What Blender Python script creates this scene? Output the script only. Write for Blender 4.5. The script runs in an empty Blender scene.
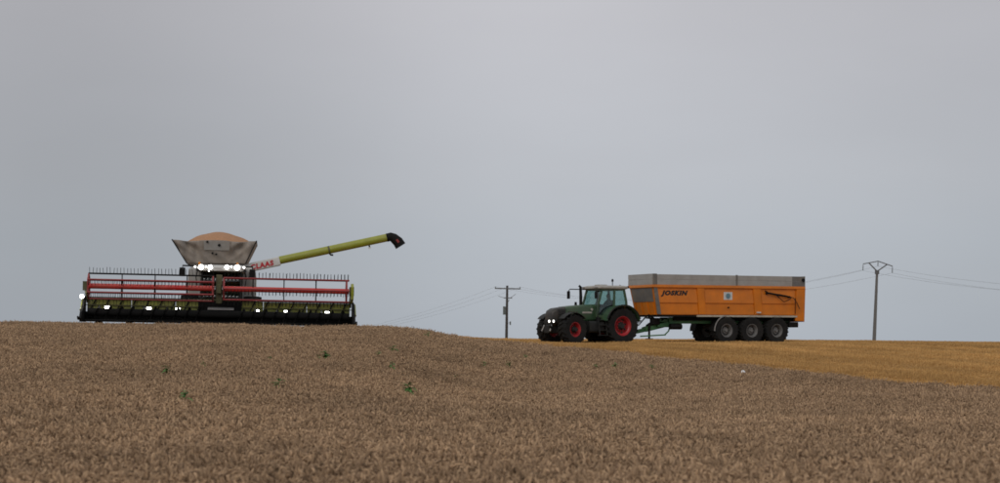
import bpy, bmesh, math, random
import numpy as np
from mathutils import Vector, Matrix, Euler

R_ = math.radians
random.seed(7)
rng = np.random.default_rng(11)
scene = bpy.context.scene
COL = scene.collection

# ------------------------------------------------------------------ camera
FPX, CX, HY = 1900.0, 500.0, 338.0        # focal length in photo pixels, centre column, eye-level row
cam_d = bpy.data.cameras.new('camera')
cam_d.sensor_width = 36.0
cam_d.lens = FPX / 1000.0 * 36.0
cam_d.shift_y = (HY - 241.5) / 1000.0
cam_d.clip_start, cam_d.clip_end = 0.5, 20000.0
cam_d.dof.use_dof = True
cam_d.dof.focus_distance = 96.0
cam_d.dof.aperture_fstop = 2.6
cam = bpy.data.objects.new('camera', cam_d)
COL.objects.link(cam)
cam.rotation_euler = (R_(90), 0, 0)       # at the origin, looking along +Y, eye level z = 0
scene.camera = cam

# ------------------------------------------------------------------ world, sun, exposure
SUN_EL, SUN_AZ = 34.0, 205.0              # behind the camera, veiled by cloud
world = bpy.data.worlds.new('World'); scene.world = world
world.use_nodes = True
wn, wl = world.node_tree.nodes, world.node_tree.links
wn.clear()
wo = wn.new('ShaderNodeOutputWorld')
sky = wn.new('ShaderNodeTexSky'); sky.sky_type = 'NISHITA'; sky.sun_disc = False
sky.sun_elevation = R_(SUN_EL); sky.sun_rotation = R_(SUN_AZ)
bg1 = wn.new('ShaderNodeBackground'); bg1.inputs['Strength'].default_value = 0.06
wl.new(sky.outputs[0], bg1.inputs[0])
tc = wn.new('ShaderNodeTexCoord')
sep = wn.new('ShaderNodeSeparateXYZ'); wl.new(tc.outputs['Generated'], sep.inputs[0])
ramp = wn.new('ShaderNodeValToRGB'); wl.new(sep.outputs['Z'], ramp.inputs[0])
cr = ramp.color_ramp
cr.elements[0].position = 0.0; cr.elements[0].color = (0.400, 0.436, 0.485, 1)
cr.elements[1].position = 1.0; cr.elements[1].color = (0.62, 0.63, 0.65, 1)
for p, c in ((0.05, (0.428, 0.458, 0.505, 1)), (0.085, (0.455, 0.470, 0.507, 1)), (0.17, (0.470, 0.466, 0.492, 1))):
    e = cr.elements.new(p); e.color = c
mp = wn.new('ShaderNodeMapping'); wl.new(tc.outputs['Generated'], mp.inputs['Vector'])
mp.inputs['Location'].default_value = (0.35, 0.0, 0.10)
nz = wn.new('ShaderNodeTexNoise'); nz.inputs['Scale'].default_value = 2.1; nz.inputs['Detail'].default_value = 1.0
wl.new(mp.outputs[0], nz.inputs['Vector'])
mp2 = wn.new('ShaderNodeMapping'); wl.new(tc.outputs['Generated'], mp2.inputs['Vector'])
mp2.inputs['Scale'].default_value = (1.0, 1.0, 3.0)
nz2 = wn.new('ShaderNodeTexNoise'); nz2.inputs['Scale'].default_value = 6.0; nz2.inputs['Detail'].default_value = 4.0
wl.new(mp2.outputs[0], nz2.inputs['Vector'])
def wmath(op, a, b):
    n = wn.new('ShaderNodeMath'); n.operation = op
    for i, s in enumerate((a, b)):
        if hasattr(s, 'links'): wl.new(s, n.inputs[i])
        else: n.inputs[i].default_value = s
    return n.outputs[0]
mr = wn.new('ShaderNodeMapRange'); wl.new(nz.outputs[0], mr.inputs[0])
mr.inputs[1].default_value, mr.inputs[2].default_value = 0.3, 0.7
mr.inputs[3].default_value, mr.inputs[4].default_value = 0.80, 1.26
mr2 = wn.new('ShaderNodeMapRange'); wl.new(nz2.outputs[0], mr2.inputs[0])
mr2.inputs[1].default_value, mr2.inputs[2].default_value = 0.3, 0.7
mr2.inputs[3].default_value, mr2.inputs[4].default_value = 0.978, 1.022
cl_k = wmath('MULTIPLY', mr.outputs[0], mr2.outputs[0])
vm = wn.new('ShaderNodeVectorMath'); vm.operation = 'SCALE'
wl.new(ramp.outputs[0], vm.inputs[0]); wl.new(cl_k, vm.inputs['Scale'])
bg2 = wn.new('ShaderNodeBackground'); bg2.inputs['Strength'].default_value = 1.0
wl.new(vm.outputs[0], bg2.inputs[0])
mx = wn.new('ShaderNodeMixShader'); mx.inputs[0].default_value = 0.93       # cloud cover over the clear sky
wl.new(bg1.outputs[0], mx.inputs[1]); wl.new(bg2.outputs[0], mx.inputs[2])
wl.new(mx.outputs[0], wo.inputs[0])

sun_d = bpy.data.lights.new('sun', 'SUN'); sun_d.energy = 0.9; sun_d.angle = R_(40); sun_d.color = (1.0, 0.95, 0.88)
sun = bpy.data.objects.new('sun', sun_d); COL.objects.link(sun)
az = R_(SUN_AZ); el = R_(SUN_EL)
sdir = Vector((math.sin(az) * math.cos(el), math.cos(az) * math.cos(el), math.sin(el)))   # towards the sun
sun.rotation_euler = (-sdir).to_track_quat('-Z', 'Y').to_euler()
sun.location = (0, -30, 60)

vs = scene.view_settings
vs.view_transform = 'Standard'; vs.look = 'None'; vs.exposure = 0.0; vs.gamma = 1.0; vs.use_curve_mapping = False
scene.cycles.use_denoising = True
scene.cycles.max_bounces = 8
scene.cycles.transparent_max_bounces = 12
scene.cycles.filter_width = 1.7

# ------------------------------------------------------------------ helpers
def ray(px, py): return Vector(((px - CX) / FPX, 1.0, (HY - py) / FPX))
def at(px, py, D): return ray(px, py) * D

class MB:
    """Collects shapes; build() links them as ONE mesh object."""
    def __init__(s): s.v, s.f = [], []
    def add(s, vs_, fs):
        o = len(s.v); s.v += [tuple(p) for p in vs_]; s.f += [tuple(i + o for i in f) for f in fs]; return s
    def box(s, x0, x1, y0, y1, z0, z1):
        return s.add([(x, y, z) for x in (x0, x1) for y in (y0, y1) for z in (z0, z1)],
                     [(0, 1, 3, 2), (4, 6, 7, 5), (0, 4, 5, 1), (2, 3, 7, 6), (0, 2, 6, 4), (1, 5, 7, 3)])
    def hexa(s, p):   # eight corners, bottom four then top four
        return s.add(p, [(0, 3, 2, 1), (4, 5, 6, 7), (0, 1, 5, 4), (1, 2, 6, 5), (2, 3, 7, 6), (3, 0, 4, 7)])
    def beam(s, p, q, w, h, up=(0, 0, 1)):
        p, q = Vector(p), Vector(q); d = (q - p).normalized(); u = Vector(up)
        if abs(d.dot(u)) > .97: u = Vector((0, 1, 0))
        a = d.cross(u).normalized() * w / 2; b = a.cross(d).normalized() * h / 2
        return s.hexa([p - a - b, p + a - b, q + a - b, q - a - b, p - a + b, p + a + b, q + a + b, q - a + b])
    def loft(s, rings, cap=True, closed=True):
        n = len(rings[0]); o = len(s.v)
        for r in rings: s.v += [tuple(p) for p in r]
        for i in range(len(rings) - 1):
            for j in range(n if closed else n - 1):
                k = (j + 1) % n
                s.f.append((o + i * n + j, o + i * n + k, o + (i + 1) * n + k, o + (i + 1) * n + j))
        if cap and closed:
            s.f.append(tuple(o + j for j in range(n))[::-1]); s.f.append(tuple(o + (len(rings) - 1) * n + j for j in range(n)))
        return s
    def tube(s, pts, r, n=8, cap=True):
        pts = [Vector(p) for p in pts]; rings = []
        rs = r if isinstance(r, (list, tuple)) else [r] * len(pts)
        prev = None
        for i, p in enumerate(pts):
            d = (pts[min(i + 1, len(pts) - 1)] - pts[max(i - 1, 0)]).normalized()
            u = prev if prev is not None else (Vector((0, 0, 1)) if abs(d.z) < .9 else Vector((1, 0, 0)))
            a = (u - d * u.dot(d)).normalized(); prev = a; b = d.cross(a)
            rings.append([p + (a * math.cos(t) + b * math.sin(t)) * rs[i] for t in (2 * math.pi * k / n for k in range(n))])
        return s.loft(rings, cap)
    def cyl(s, p, q, r0, r1=None, n=14): return s.tube([p, q], [r0, r0 if r1 is None else r1], n)
    def lathe(s, prof, n=32, c=(0, 0, 0)):   # profile (radius, y) about the Y axis
        rings = [[(c[0] + r * math.cos(2 * math.pi * k / n), c[1] + y, c[2] + r * math.sin(2 * math.pi * k / n)) for k in range(n)] for r, y in prof]
        return s.loft(rings, False)
    def prism(s, poly, y0, y1):              # polygon of (x, z), extruded along Y
        return s.loft([[(x, y0, z) for x, z in poly], [(x, y1, z) for x, z in poly]])
    def prism_x(s, poly, x0, x1):            # polygon of (y, z), extruded along X
        return s.loft([[(x0, y, z) for y, z in poly], [(x1, y, z) for y, z in poly]])
    def arc(s, cx, cz, r, a0, a1, y0, y1, t=.03, n=14):   # curved sheet (mudguard) round a Y axis
        rings = []
        for k in range(n + 1):
            a = R_(a0 + (a1 - a0) * k / n); c_, s_ = math.cos(a), math.sin(a)
            rings.append([(cx + c_ * r, y0, cz + s_ * r), (cx + c_ * r, y1, cz + s_ * r), (cx + c_ * (r + t), y1, cz + s_ * (r + t)), (cx + c_ * (r + t), y0, cz + s_ * (r + t))])
        return s.loft(rings)
    def mesh(s, name, smooth=False):
        me = bpy.data.meshes.new(name); me.from_pydata(s.v, [], s.f)
        bm = bmesh.new(); bm.from_mesh(me); bmesh.ops.recalc_face_normals(bm, faces=bm.faces); bm.to_mesh(me); bm.free()
        if smooth:
            me.polygons.foreach_set('use_smooth', [True] * len(me.polygons)); me.set_sharp_from_angle(angle=R_(38))
        return me
    def build(s, name, m, parent=None, smooth=False, bevel=0.0):
        me = s.mesh(name, smooth); me.materials.append(m)
        o = bpy.data.objects.new(name, me); COL.objects.link(o); o.parent = parent
        if bevel:
            b = o.modifiers.new('bevel', 'BEVEL'); b.width = bevel; b.segments = 2; b.limit_method = 'ANGLE'
        return o

def link(name, me, parent=None, loc=(0, 0, 0), rot=(0, 0, 0)):
    o = bpy.data.objects.new(name, me); COL.objects.link(o); o.parent = parent; o.location = loc; o.rotation_euler = rot; return o
def tag(o, label, cat=None, group=None, kind=None):
    o['label'] = label
    if cat: o['category'] = cat
    if group: o['group'] = group
    if kind: o['kind'] = kind
    return o
def rrect(cx, cz, w, h, r, n=4):      # rounded rectangle outline in a plane: list of (a, b)
    out = []
    for (sx, sz, a0) in ((1, 1, 0), (-1, 1, 90), (-1, -1, 180), (1, -1, 270)):
        for k in range(n + 1):
            a = R_(a0 + 90 * k / n)
            out.append((cx + sx * (w / 2 - r) + r * math.cos(a), cz + sz * (h / 2 - r) + r * math.sin(a)))
    return out

# ------------------------------------------------------------------ materials
def material(name, col, rough=.6, metal=0.0, var=.18, scale=4.0, bump=0.0, dust=0.0, dustcol=(.30, .23, .15), emit=0.0, coat=0.0, spec=.5):
    m = bpy.data.materials.new(name); m.use_nodes = True
    n, l = m.node_tree.nodes, m.node_tree.links
    b = n['Principled BSDF']
    b.inputs['Roughness'].default_value = rough; b.inputs['Metallic'].default_value = metal
    b.inputs['Coat Weight'].default_value = coat; b.inputs['Specular IOR Level'].default_value = spec
    t = n.new('ShaderNodeTexCoord')
    nz_ = n.new('ShaderNodeTexNoise'); nz_.inputs['Scale'].default_value = scale; nz_.inputs['Detail'].default_value = 6
    l.new(t.outputs['Object'], nz_.inputs['Vector'])
    mrn = n.new('ShaderNodeMapRange'); l.new(nz_.outputs[0], mrn.inputs[0])
    mrn.inputs[1].default_value, mrn.inputs[2].default_value = .25, .75
    mrn.inputs[3].default_value, mrn.inputs[4].default_value = 1 - var, 1 + var
    sc = n.new('ShaderNodeVectorMath'); sc.operation = 'SCALE'
    sc.inputs[0].default_value = col[:3]; l.new(mrn.outputs[0], sc.inputs['Scale'])
    out = sc.outputs[0]
    if dust:
        d = n.new('ShaderNodeTexNoise'); d.inputs['Scale'].default_value = 1.7; d.inputs['Detail'].default_value = 9; d.inputs['Roughness'].default_value = .68
        l.new(t.outputs['Object'], d.inputs['Vector'])
        dm = n.new('ShaderNodeMapRange'); l.new(d.outputs[0], dm.inputs[0])
        dm.inputs[1].default_value, dm.inputs[2].default_value = .38, .72
        dm.inputs[3].default_value, dm.inputs[4].default_value = 0, dust
        mix = n.new('ShaderNodeMix'); mix.data_type = 'RGBA'
        l.new(dm.outputs[0], mix.inputs['Factor']); l.new(out, mix.inputs['A']); mix.inputs['B'].default_value = (*dustcol, 1)
        out = mix.outputs['Result']
        rm = n.new('ShaderNodeMapRange'); l.new(dm.outputs[0], rm.inputs[0]); rm.inputs[3].default_value = rough; rm.inputs[4].default_value = min(1, rough + .5)
        l.new(rm.outputs[0], b.inputs['Roughness'])
    l.new(out, b.inputs['Base Color'])
    if bump:
        bp = n.new('ShaderNodeBump'); bp.inputs['Strength'].default_value = bump; bp.inputs['Distance'].default_value = .02
        l.new(nz_.outputs[0], bp.inputs['Height']); l.new(bp.outputs[0], b.inputs['Normal'])
    if emit:
        b.inputs['Emission Color'].default_value = (1, .97, .9, 1); b.inputs['Emission Strength'].default_value = emit
    return m

def glass(name, tint, refl=.12):
    m = bpy.data.materials.new(name); m.use_nodes = True
    n, l = m.node_tree.nodes, m.node_tree.links
    n.clear()
    o = n.new('ShaderNodeOutputMaterial'); mixs = n.new('ShaderNodeMixShader')
    tr = n.new('ShaderNodeBsdfTransparent'); tr.inputs[0].default_value = (*tint, 1)
    gl = n.new('ShaderNodeBsdfGlossy'); gl.inputs['Roughness'].default_value = .03
    lw = n.new('ShaderNodeLayerWeight'); fp = n.new('ShaderNodeMath'); fp.operation = 'POWER'; l.new(lw.outputs['Facing'], fp.inputs[0]); fp.inputs[1].default_value = 5
    fr = n.new('ShaderNodeMath'); fr.operation = 'MULTIPLY_ADD'; l.new(fp.outputs[0], fr.inputs[0]); fr.inputs[1].default_value = .9; fr.inputs[2].default_value = .03
    nz_ = n.new('ShaderNodeTexNoise'); nz_.inputs['Scale'].default_value = 3; t = n.new('ShaderNodeTexCoord'); l.new(t.outputs['Object'], nz_.inputs['Vector'])
    ad = n.new('ShaderNodeMath'); ad.operation = 'MULTIPLY_ADD'; l.new(nz_.outputs[0], ad.inputs[0]); ad.inputs[1].default_value = refl; l.new(fr.outputs[0], ad.inputs[2])
    l.new(ad.outputs[0], mixs.inputs[0]); l.new(tr.outputs[0], mixs.inputs[1]); l.new(gl.outputs[0], mixs.inputs[2]); l.new(mixs.outputs[0], o.inputs[0])
    return m

M = {}
M['tractor_green'] = material('tractor_green', (.022, .066, .028), .38, var=.15, dust=.14, coat=.2)
M['dark_trim'] = material('dark_trim', (.013, .014, .014), .6, dust=.2, dustcol=(.08, .07, .055), spec=.3)
M['grille_black'] = material('grille_black', (.012, .012, .013), .45, dust=.18)
M['rubber'] = material('rubber', (.012, .012, .0125), .9, var=.25, dust=.2, dustcol=(.07, .06, .045), bump=.2, spec=.2)
M['red_rim'] = material('red_rim', (.36, .011, .020), .4, dust=.15)
M['grey_rim'] = material('grey_rim', (.17, .17, .17), .5, metal=.3, dust=.4, dustcol=(.13, .11, .09))
M['cab_white'] = material('cab_white', (.36, .35, .32), .5, dust=.35)
M['steel'] = material('steel', (.32, .32, .32), .45, metal=.6, dust=.4)
M['tint_glass'] = glass('tint_glass', (.68, .80, .785), .05)
M['dark_glass'] = glass('dark_glass', (.22, .28, .26), .10)
M['lamp_lit'] = material('lamp_lit', (.9, .9, .9), .3, emit=14.0)
M['lamp_small'] = material('lamp_small', (.9, .9, .85), .3, emit=5.0)
M['amber'] = material('amber', (.7, .25, .02), .3)
M['trailer_orange'] = material('trailer_orange', (.64, .180, .004), .42, var=.14, scale=1.4, dust=.28, dustcol=(.24, .10, .03), coat=.15)
M['board_grey'] = material('board_grey', (.33, .325, .31), .55, metal=.15, var=.14, scale=2.5, dust=.5, dustcol=(.28, .25, .22))
M['post_grey'] = material('post_grey', (.12, .12, .12), .6, dust=.4)
M['chassis_green'] = material('chassis_green', (.026, .135, .045), .5, dust=.15)
M['rail_pale'] = material('rail_pale', (.42, .40, .34), .6, dust=.4)
M['sticker_white'] = material('sticker_white', (.55, .58, .58), .5, var=.05)
M['sticker_blue'] = material('sticker_blue', (.12, .22, .27), .5)
M['letter_black'] = material('letter_black', (.012, .011, .011), .5, var=.05)
M['letter_red'] = material('letter_red', (.45, .02, .03), .5, var=.08)
M['combine_green'] = material('combine_green', (.26, .285, .022), .42, var=.12, dust=.25, coat=.15)
M['combine_grey'] = material('combine_grey', (.34, .34, .33), .5, var=.10, dust=.45)
M['combine_white'] = material('combine_white', (.58, .58, .56), .5, var=.06, dust=.3)
M['canvas'] = material('canvas', (.25, .222, .195), .85, var=.16, scale=7, bump=.3, dust=.4, dustcol=(.32, .24, .17))
M['reel_red'] = material('reel_red', (.52, .018, .016), .4, var=.15, dust=.25)
M['bar_red'] = material('bar_red', (.24, .018, .022), .5, var=.2, dust=.15)
M['bare_black'] = material('bare_black', (.009, .009, .009), .7, dust=.12, dustcol=(.04, .035, .03), spec=.12)
M['dark_olive'] = material('dark_olive', (.055, .062, .018), .6, dust=.35)
M['wood_pole'] = material('wood_pole', (.055, .052, .050), .9, var=.3, scale=9, bump=.5)
M['concrete'] = material('concrete', (.13, .13, .128), .9, var=.15, scale=6, bump=.3)
M['galvanised'] = material('galvanised', (.12, .125, .13), .5, metal=.5)
M['lamp_off'] = material('lamp_off', (.75, .76, .78), .3, var=.05)
M['head_lit'] = material('head_lit', (.9, .85, .7), .3, emit=3.0)
M['insulator'] = material('insulator', (.10, .12, .12), .3)
M['wire'] = material('wire', (.12, .12, .125), .6)
M['weed_leaf'] = material('weed_leaf', (.075, .19, .035), .7, var=.4, scale=14)
M['scrap'] = material('scrap', (.75, .76, .78), .6, var=.05)

def straw_mat(name, dark, light, rnd=.25, streak=False):
    """Dry plant matter: colour runs with a per-straw attribute and a per-clump random value."""
    m = bpy.data.materials.new(name); m.use_nodes = True
    n, l = m.node_tree.nodes, m.node_tree.links; b = n['Principled BSDF']; b.inputs['Roughness'].default_value = .8
    b.inputs['Specular IOR Level'].default_value = .2
    a = n.new('ShaderNodeAttribute'); a.attribute_name = 'tone'
    oi = n.new('ShaderNodeObjectInfo')
    geo = n.new('ShaderNodeNewGeometry')
    big = n.new('ShaderNodeTexNoise'); big.inputs['Scale'].default_value = .16; big.inputs['Detail'].default_value = 4; l.new(geo.outputs['Position'], big.inputs['Vector'])
    if streak:      # combine swaths and wheel marks run along the drilled rows
        mpn = n.new('ShaderNodeMapping'); mpn.inputs['Rotation'].default_value = (0, 0, R_(-25.6)); l.new(geo.outputs['Position'], mpn.inputs['Vector'])
        msc = n.new('ShaderNodeVectorMath'); msc.operation = 'MULTIPLY'; msc.inputs[1].default_value = (1, .05, 1); l.new(mpn.outputs[0], msc.inputs[0])
        l.new(msc.outputs[0], big.inputs['Vector']); big.inputs['Scale'].default_value = .55
    mix = n.new('ShaderNodeMix'); mix.data_type = 'RGBA'; l.new(a.outputs['Fac'], mix.inputs['Factor'])
    mix.inputs['A'].default_value = (*dark, 1); mix.inputs['B'].default_value = (*light, 1)
    k = n.new('ShaderNodeMath'); k.operation = 'MULTIPLY_ADD'; l.new(oi.outputs['Random'], k.inputs[0]); k.inputs[1].default_value = rnd; k.inputs[2].default_value = 1 - rnd / 2
    k2 = n.new('ShaderNodeMapRange'); l.new(big.outputs[0], k2.inputs[0]); k2.inputs[1].default_value, k2.inputs[2].default_value = .3, .7; k2.inputs[3].default_value, k2.inputs[4].default_value = (.80, 1.36) if streak else (.86, 1.14)
    k3 = n.new('ShaderNodeMath'); k3.operation = 'MULTIPLY'; l.new(k.outputs[0], k3.inputs[0]); l.new(k2.outputs[0], k3.inputs[1])
    s = n.new('ShaderNodeVectorMath'); s.operation = 'SCALE'; l.new(mix.outputs['Result'], s.inputs[0]); l.new(k3.outputs[0], s.inputs['Scale'])
    l.new(s.outputs[0], b.inputs['Base Color'])
    return m
M['wheat'] = straw_mat('wheat', (.095, .060, .035), (.53, .355, .214))
M['stubble'] = straw_mat('stubble', (.31, .172, .060), (.62, .385, .150), .2, True)

def ground_mat():
    m = bpy.data.materials.new('stubble_soil'); m.use_nodes = True
    n, l = m.node_tree.nodes, m.node_tree.links; b = n['Principled BSDF']; b.inputs['Roughness'].default_value = .95
    t = n.new('ShaderNodeTexCoord')
    mp_ = n.new('ShaderNodeMapping'); l.new(t.outputs['Object'], mp_.inputs['Vector']); mp_.inputs['Rotation'].default_value = (0, 0, R_(-26)); mp_.inputs['Scale'].default_value = (1, .06, 1)
    st = n.new('ShaderNodeTexNoise'); st.inputs['Scale'].default_value = 1.1; st.inputs['Detail'].default_value = 5; l.new(mp_.outputs[0], st.inputs['Vector'])
    fine = n.new('ShaderNodeTexNoise'); fine.inputs['Scale'].default_value = 18; fine.inputs['Detail'].default_value = 8; l.new(t.outputs['Object'], fine.inputs['Vector'])
    ad = n.new('ShaderNodeMath'); ad.operation = 'ADD'; l.new(st.outputs[0], ad.inputs[0]); l.new(fine.outputs[0], ad.inputs[1])
    rp = n.new('ShaderNodeValToRGB'); mr_ = n.new('ShaderNodeMapRange'); l.new(ad.outputs[0], mr_.inputs[0]); mr_.inputs[1].default_value, mr_.inputs[2].default_value = .65, 1.35
    l.new(mr_.outputs[0], rp.inputs[0])
    rp.color_ramp.elements[0].color = (.14, .078, .03, 1); rp.color_ramp.elements[1].color = (.52, .305, .10, 1)
    e = rp.color_ramp.elements.new(.5); e.color = (.35, .195, .064, 1)
    l.new(rp.outputs[0], b.inputs['Base Color'])
    bp = n.new('ShaderNodeBump'); bp.inputs['Strength'].default_value = .6; bp.inputs['Distance'].default_value = .05; l.new(fine.outputs[0], bp.inputs['Height']); l.new(bp.outputs[0], b.inputs['Normal'])
    return m
M['ground'] = ground_mat()

# ------------------------------------------------------------------ terrain
def smooth_table(tab, lo, hi, step, win):
    xs = np.arange(lo, hi + step / 2, step)
    ys = np.interp(xs, [p[0] for p in tab], [p[1] for p in tab])
    k = np.hanning(win + 2)[1:-1]; k /= k.sum()
    pad = win // 2
    yp = np.concatenate([np.full(pad, ys[0]), ys, np.full(pad, ys[-1])])
    return xs, np.convolve(yp, k, 'valid')[:len(xs)]
TL = smooth_table([(-60, -1.9), (0, -1.85), (17, -1.90), (28, -1.80), (40, -1.42), (60, -.63), (70, -.23), (78, -.03), (84, .02), (100, .05), (140, .10), (200, -1.5), (400, -8)], -60, 400, 1, 9)
TR = smooth_table([(-60, -1.9), (0, -1.85), (17, -1.90), (30, -2.05), (45, -2.24), (55, -2.15), (67.5, -1.55), (80, -.97), (92, -.48), (98, -.36), (112, -.33), (140, -.25), (155, -.27), (200, -1.5), (400, -8)], -60, 400, 1, 9)
TW = smooth_table([(-60, 1.05), (-20, 1.0), (-12, .92), (-6, .82), (-3.6, .72), (-2.4, .50), (-1.2, .25), (2, .05), (6, 0), (60, 0)], -60, 60, .2, 13)
def ground(x, y):
    x = np.asarray(x, float); y = np.asarray(y, float)
    w = np.interp(x, *TW)
    z = np.interp(y, *TL) * w + np.interp(y, *TR) * (1 - w)
    z = z - np.maximum(y - 400, 0) * .012
    z = z - .010 * np.clip(x - 16, 0, 60) * np.clip((y - 70) / 50, 0, 1)
    z = z + .02 * np.sin(x * .9 + y * .31) * np.sin(y * .47 - x * .2)
    return z
gz = lambda x, y: float(ground(x, y))
WH = .62                                   # height of the standing wheat

def grid_axis(fine_lo, fine_hi, step, lo, hi):
    a = list(np.arange(fine_lo, fine_hi + step / 2, step)); s = step
    while a[-1] < hi: s *= 1.35; a.append(a[-1] + s)
    s = step
    while a[0] > lo: s *= 1.35; a.insert(0, a[0] - s)
    return np.array(a)
gxs = grid_axis(-60, 60, 1.0, -4000, 4000); gys = grid_axis(-10, 210, 1.0, -400, 7000)
X, Y = np.meshgrid(gxs, gys); Z = ground(X, Y)
nx, ny = len(gxs), len(gys)
gv = np.stack([X.ravel(), Y.ravel(), Z.ravel()], 1)
ii = (np.arange(ny - 1)[:, None] * nx + np.arange(nx - 1)[None, :]).ravel()
gf = np.stack([ii, ii + 1, ii + 1 + nx, ii + nx], 1)
me = bpy.data.meshes.new('ground'); me.from_pydata(gv.tolist(), [], gf.tolist()); me.materials.append(M['ground'])
me.polygons.foreach_set('use_smooth', [True] * len(me.polygons))
g = link('ground', me); g['kind'] = 'structure'; g['label'] = 'rolling field of pale gold straw stubble behind the standing wheat'

# wheat stands on the near side of this line (x, y)
EDGE = [(-60, 97), (-19.3, 97), (-19.2, 82.2), (-12.4, 82.7), (-6.1, 83.5), (-1.2, 83), (2.5, 80), (8.5, 67.5), (14.5, 55), (24, 35.5), (34, 14)]
def edge_y(x): return np.interp(x, [p[0] for p in EDGE], [p[1] for p in EDGE])

def scatter(name, pts, rot, scl, protos, n_var):
    me = bpy.data.meshes.new(name); me.from_pydata(pts.tolist(), [], [])
    for nm, ty, arr in (('rot', 'FLOAT_VECTOR', rot.ravel()), ('scl', 'FLOAT_VECTOR', scl.ravel())):
        a = me.attributes.new(nm, ty, 'POINT'); a.data.foreach_set('vector', arr.astype(np.float32))
    a = me.attributes.new('pick', 'INT', 'POINT'); a.data.foreach_set('value', rng.integers(0, n_var, len(pts)).astype(np.int32))
    o = link(name, me)
    ng = bpy.data.node_groups.new(name, 'GeometryNodeTree')
    ng.interface.new_socket('Geometry', in_out='INPUT', socket_type='NodeSocketGeometry'); ng.interface.new_socket('Geometry', in_out='OUTPUT', socket_type='NodeSocketGeometry')
    N, L = ng.nodes, ng.links
    gi, go = N.new('NodeGroupInput'), N.new('NodeGroupOutput')
    ci = N.new('GeometryNodeCollectionInfo'); ci.inputs['Collection'].default_value = protos; ci.inputs['Separate Children'].default_value = True; ci.inputs['Reset Children'].default_value = True
    ip = N.new('GeometryNodeInstanceOnPoints'); ip.inputs['Pick Instance'].default_value = True
    def attr(nm, ty):
        q = N.new('GeometryNodeInputNamedAttribute'); q.data_type = ty; q.inputs['Name'].default_value = nm; return q.outputs[0]
    L.new(gi.outputs[0], ip.inputs['Points']); L.new(ci.outputs[0], ip.inputs['Instance'])
    L.new(attr('pick', 'INT'), ip.inputs['Instance Index']); L.new(attr('rot', 'FLOAT_VECTOR'), ip.inputs['Rotation']); L.new(attr('scl', 'FLOAT_VECTOR'), ip.inputs['Scale'])
    L.new(ip.outputs[0], go.inputs[0])
    md = o.modifiers.new('scatter', 'NODES'); md.node_group = ng
    return o

def proto_mesh(name, v, f, tone, m, coll):
    me = bpy.data.meshes.new(name); me.from_pydata(v, [], f)
    a = me.attributes.new('tone', 'FLOAT', 'POINT'); a.data.foreach_set('value', np.array(tone, np.float32))
    me.materials.append(m); o = bpy.data.objects.new(name, me); coll.objects.link(o); return o

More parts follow.
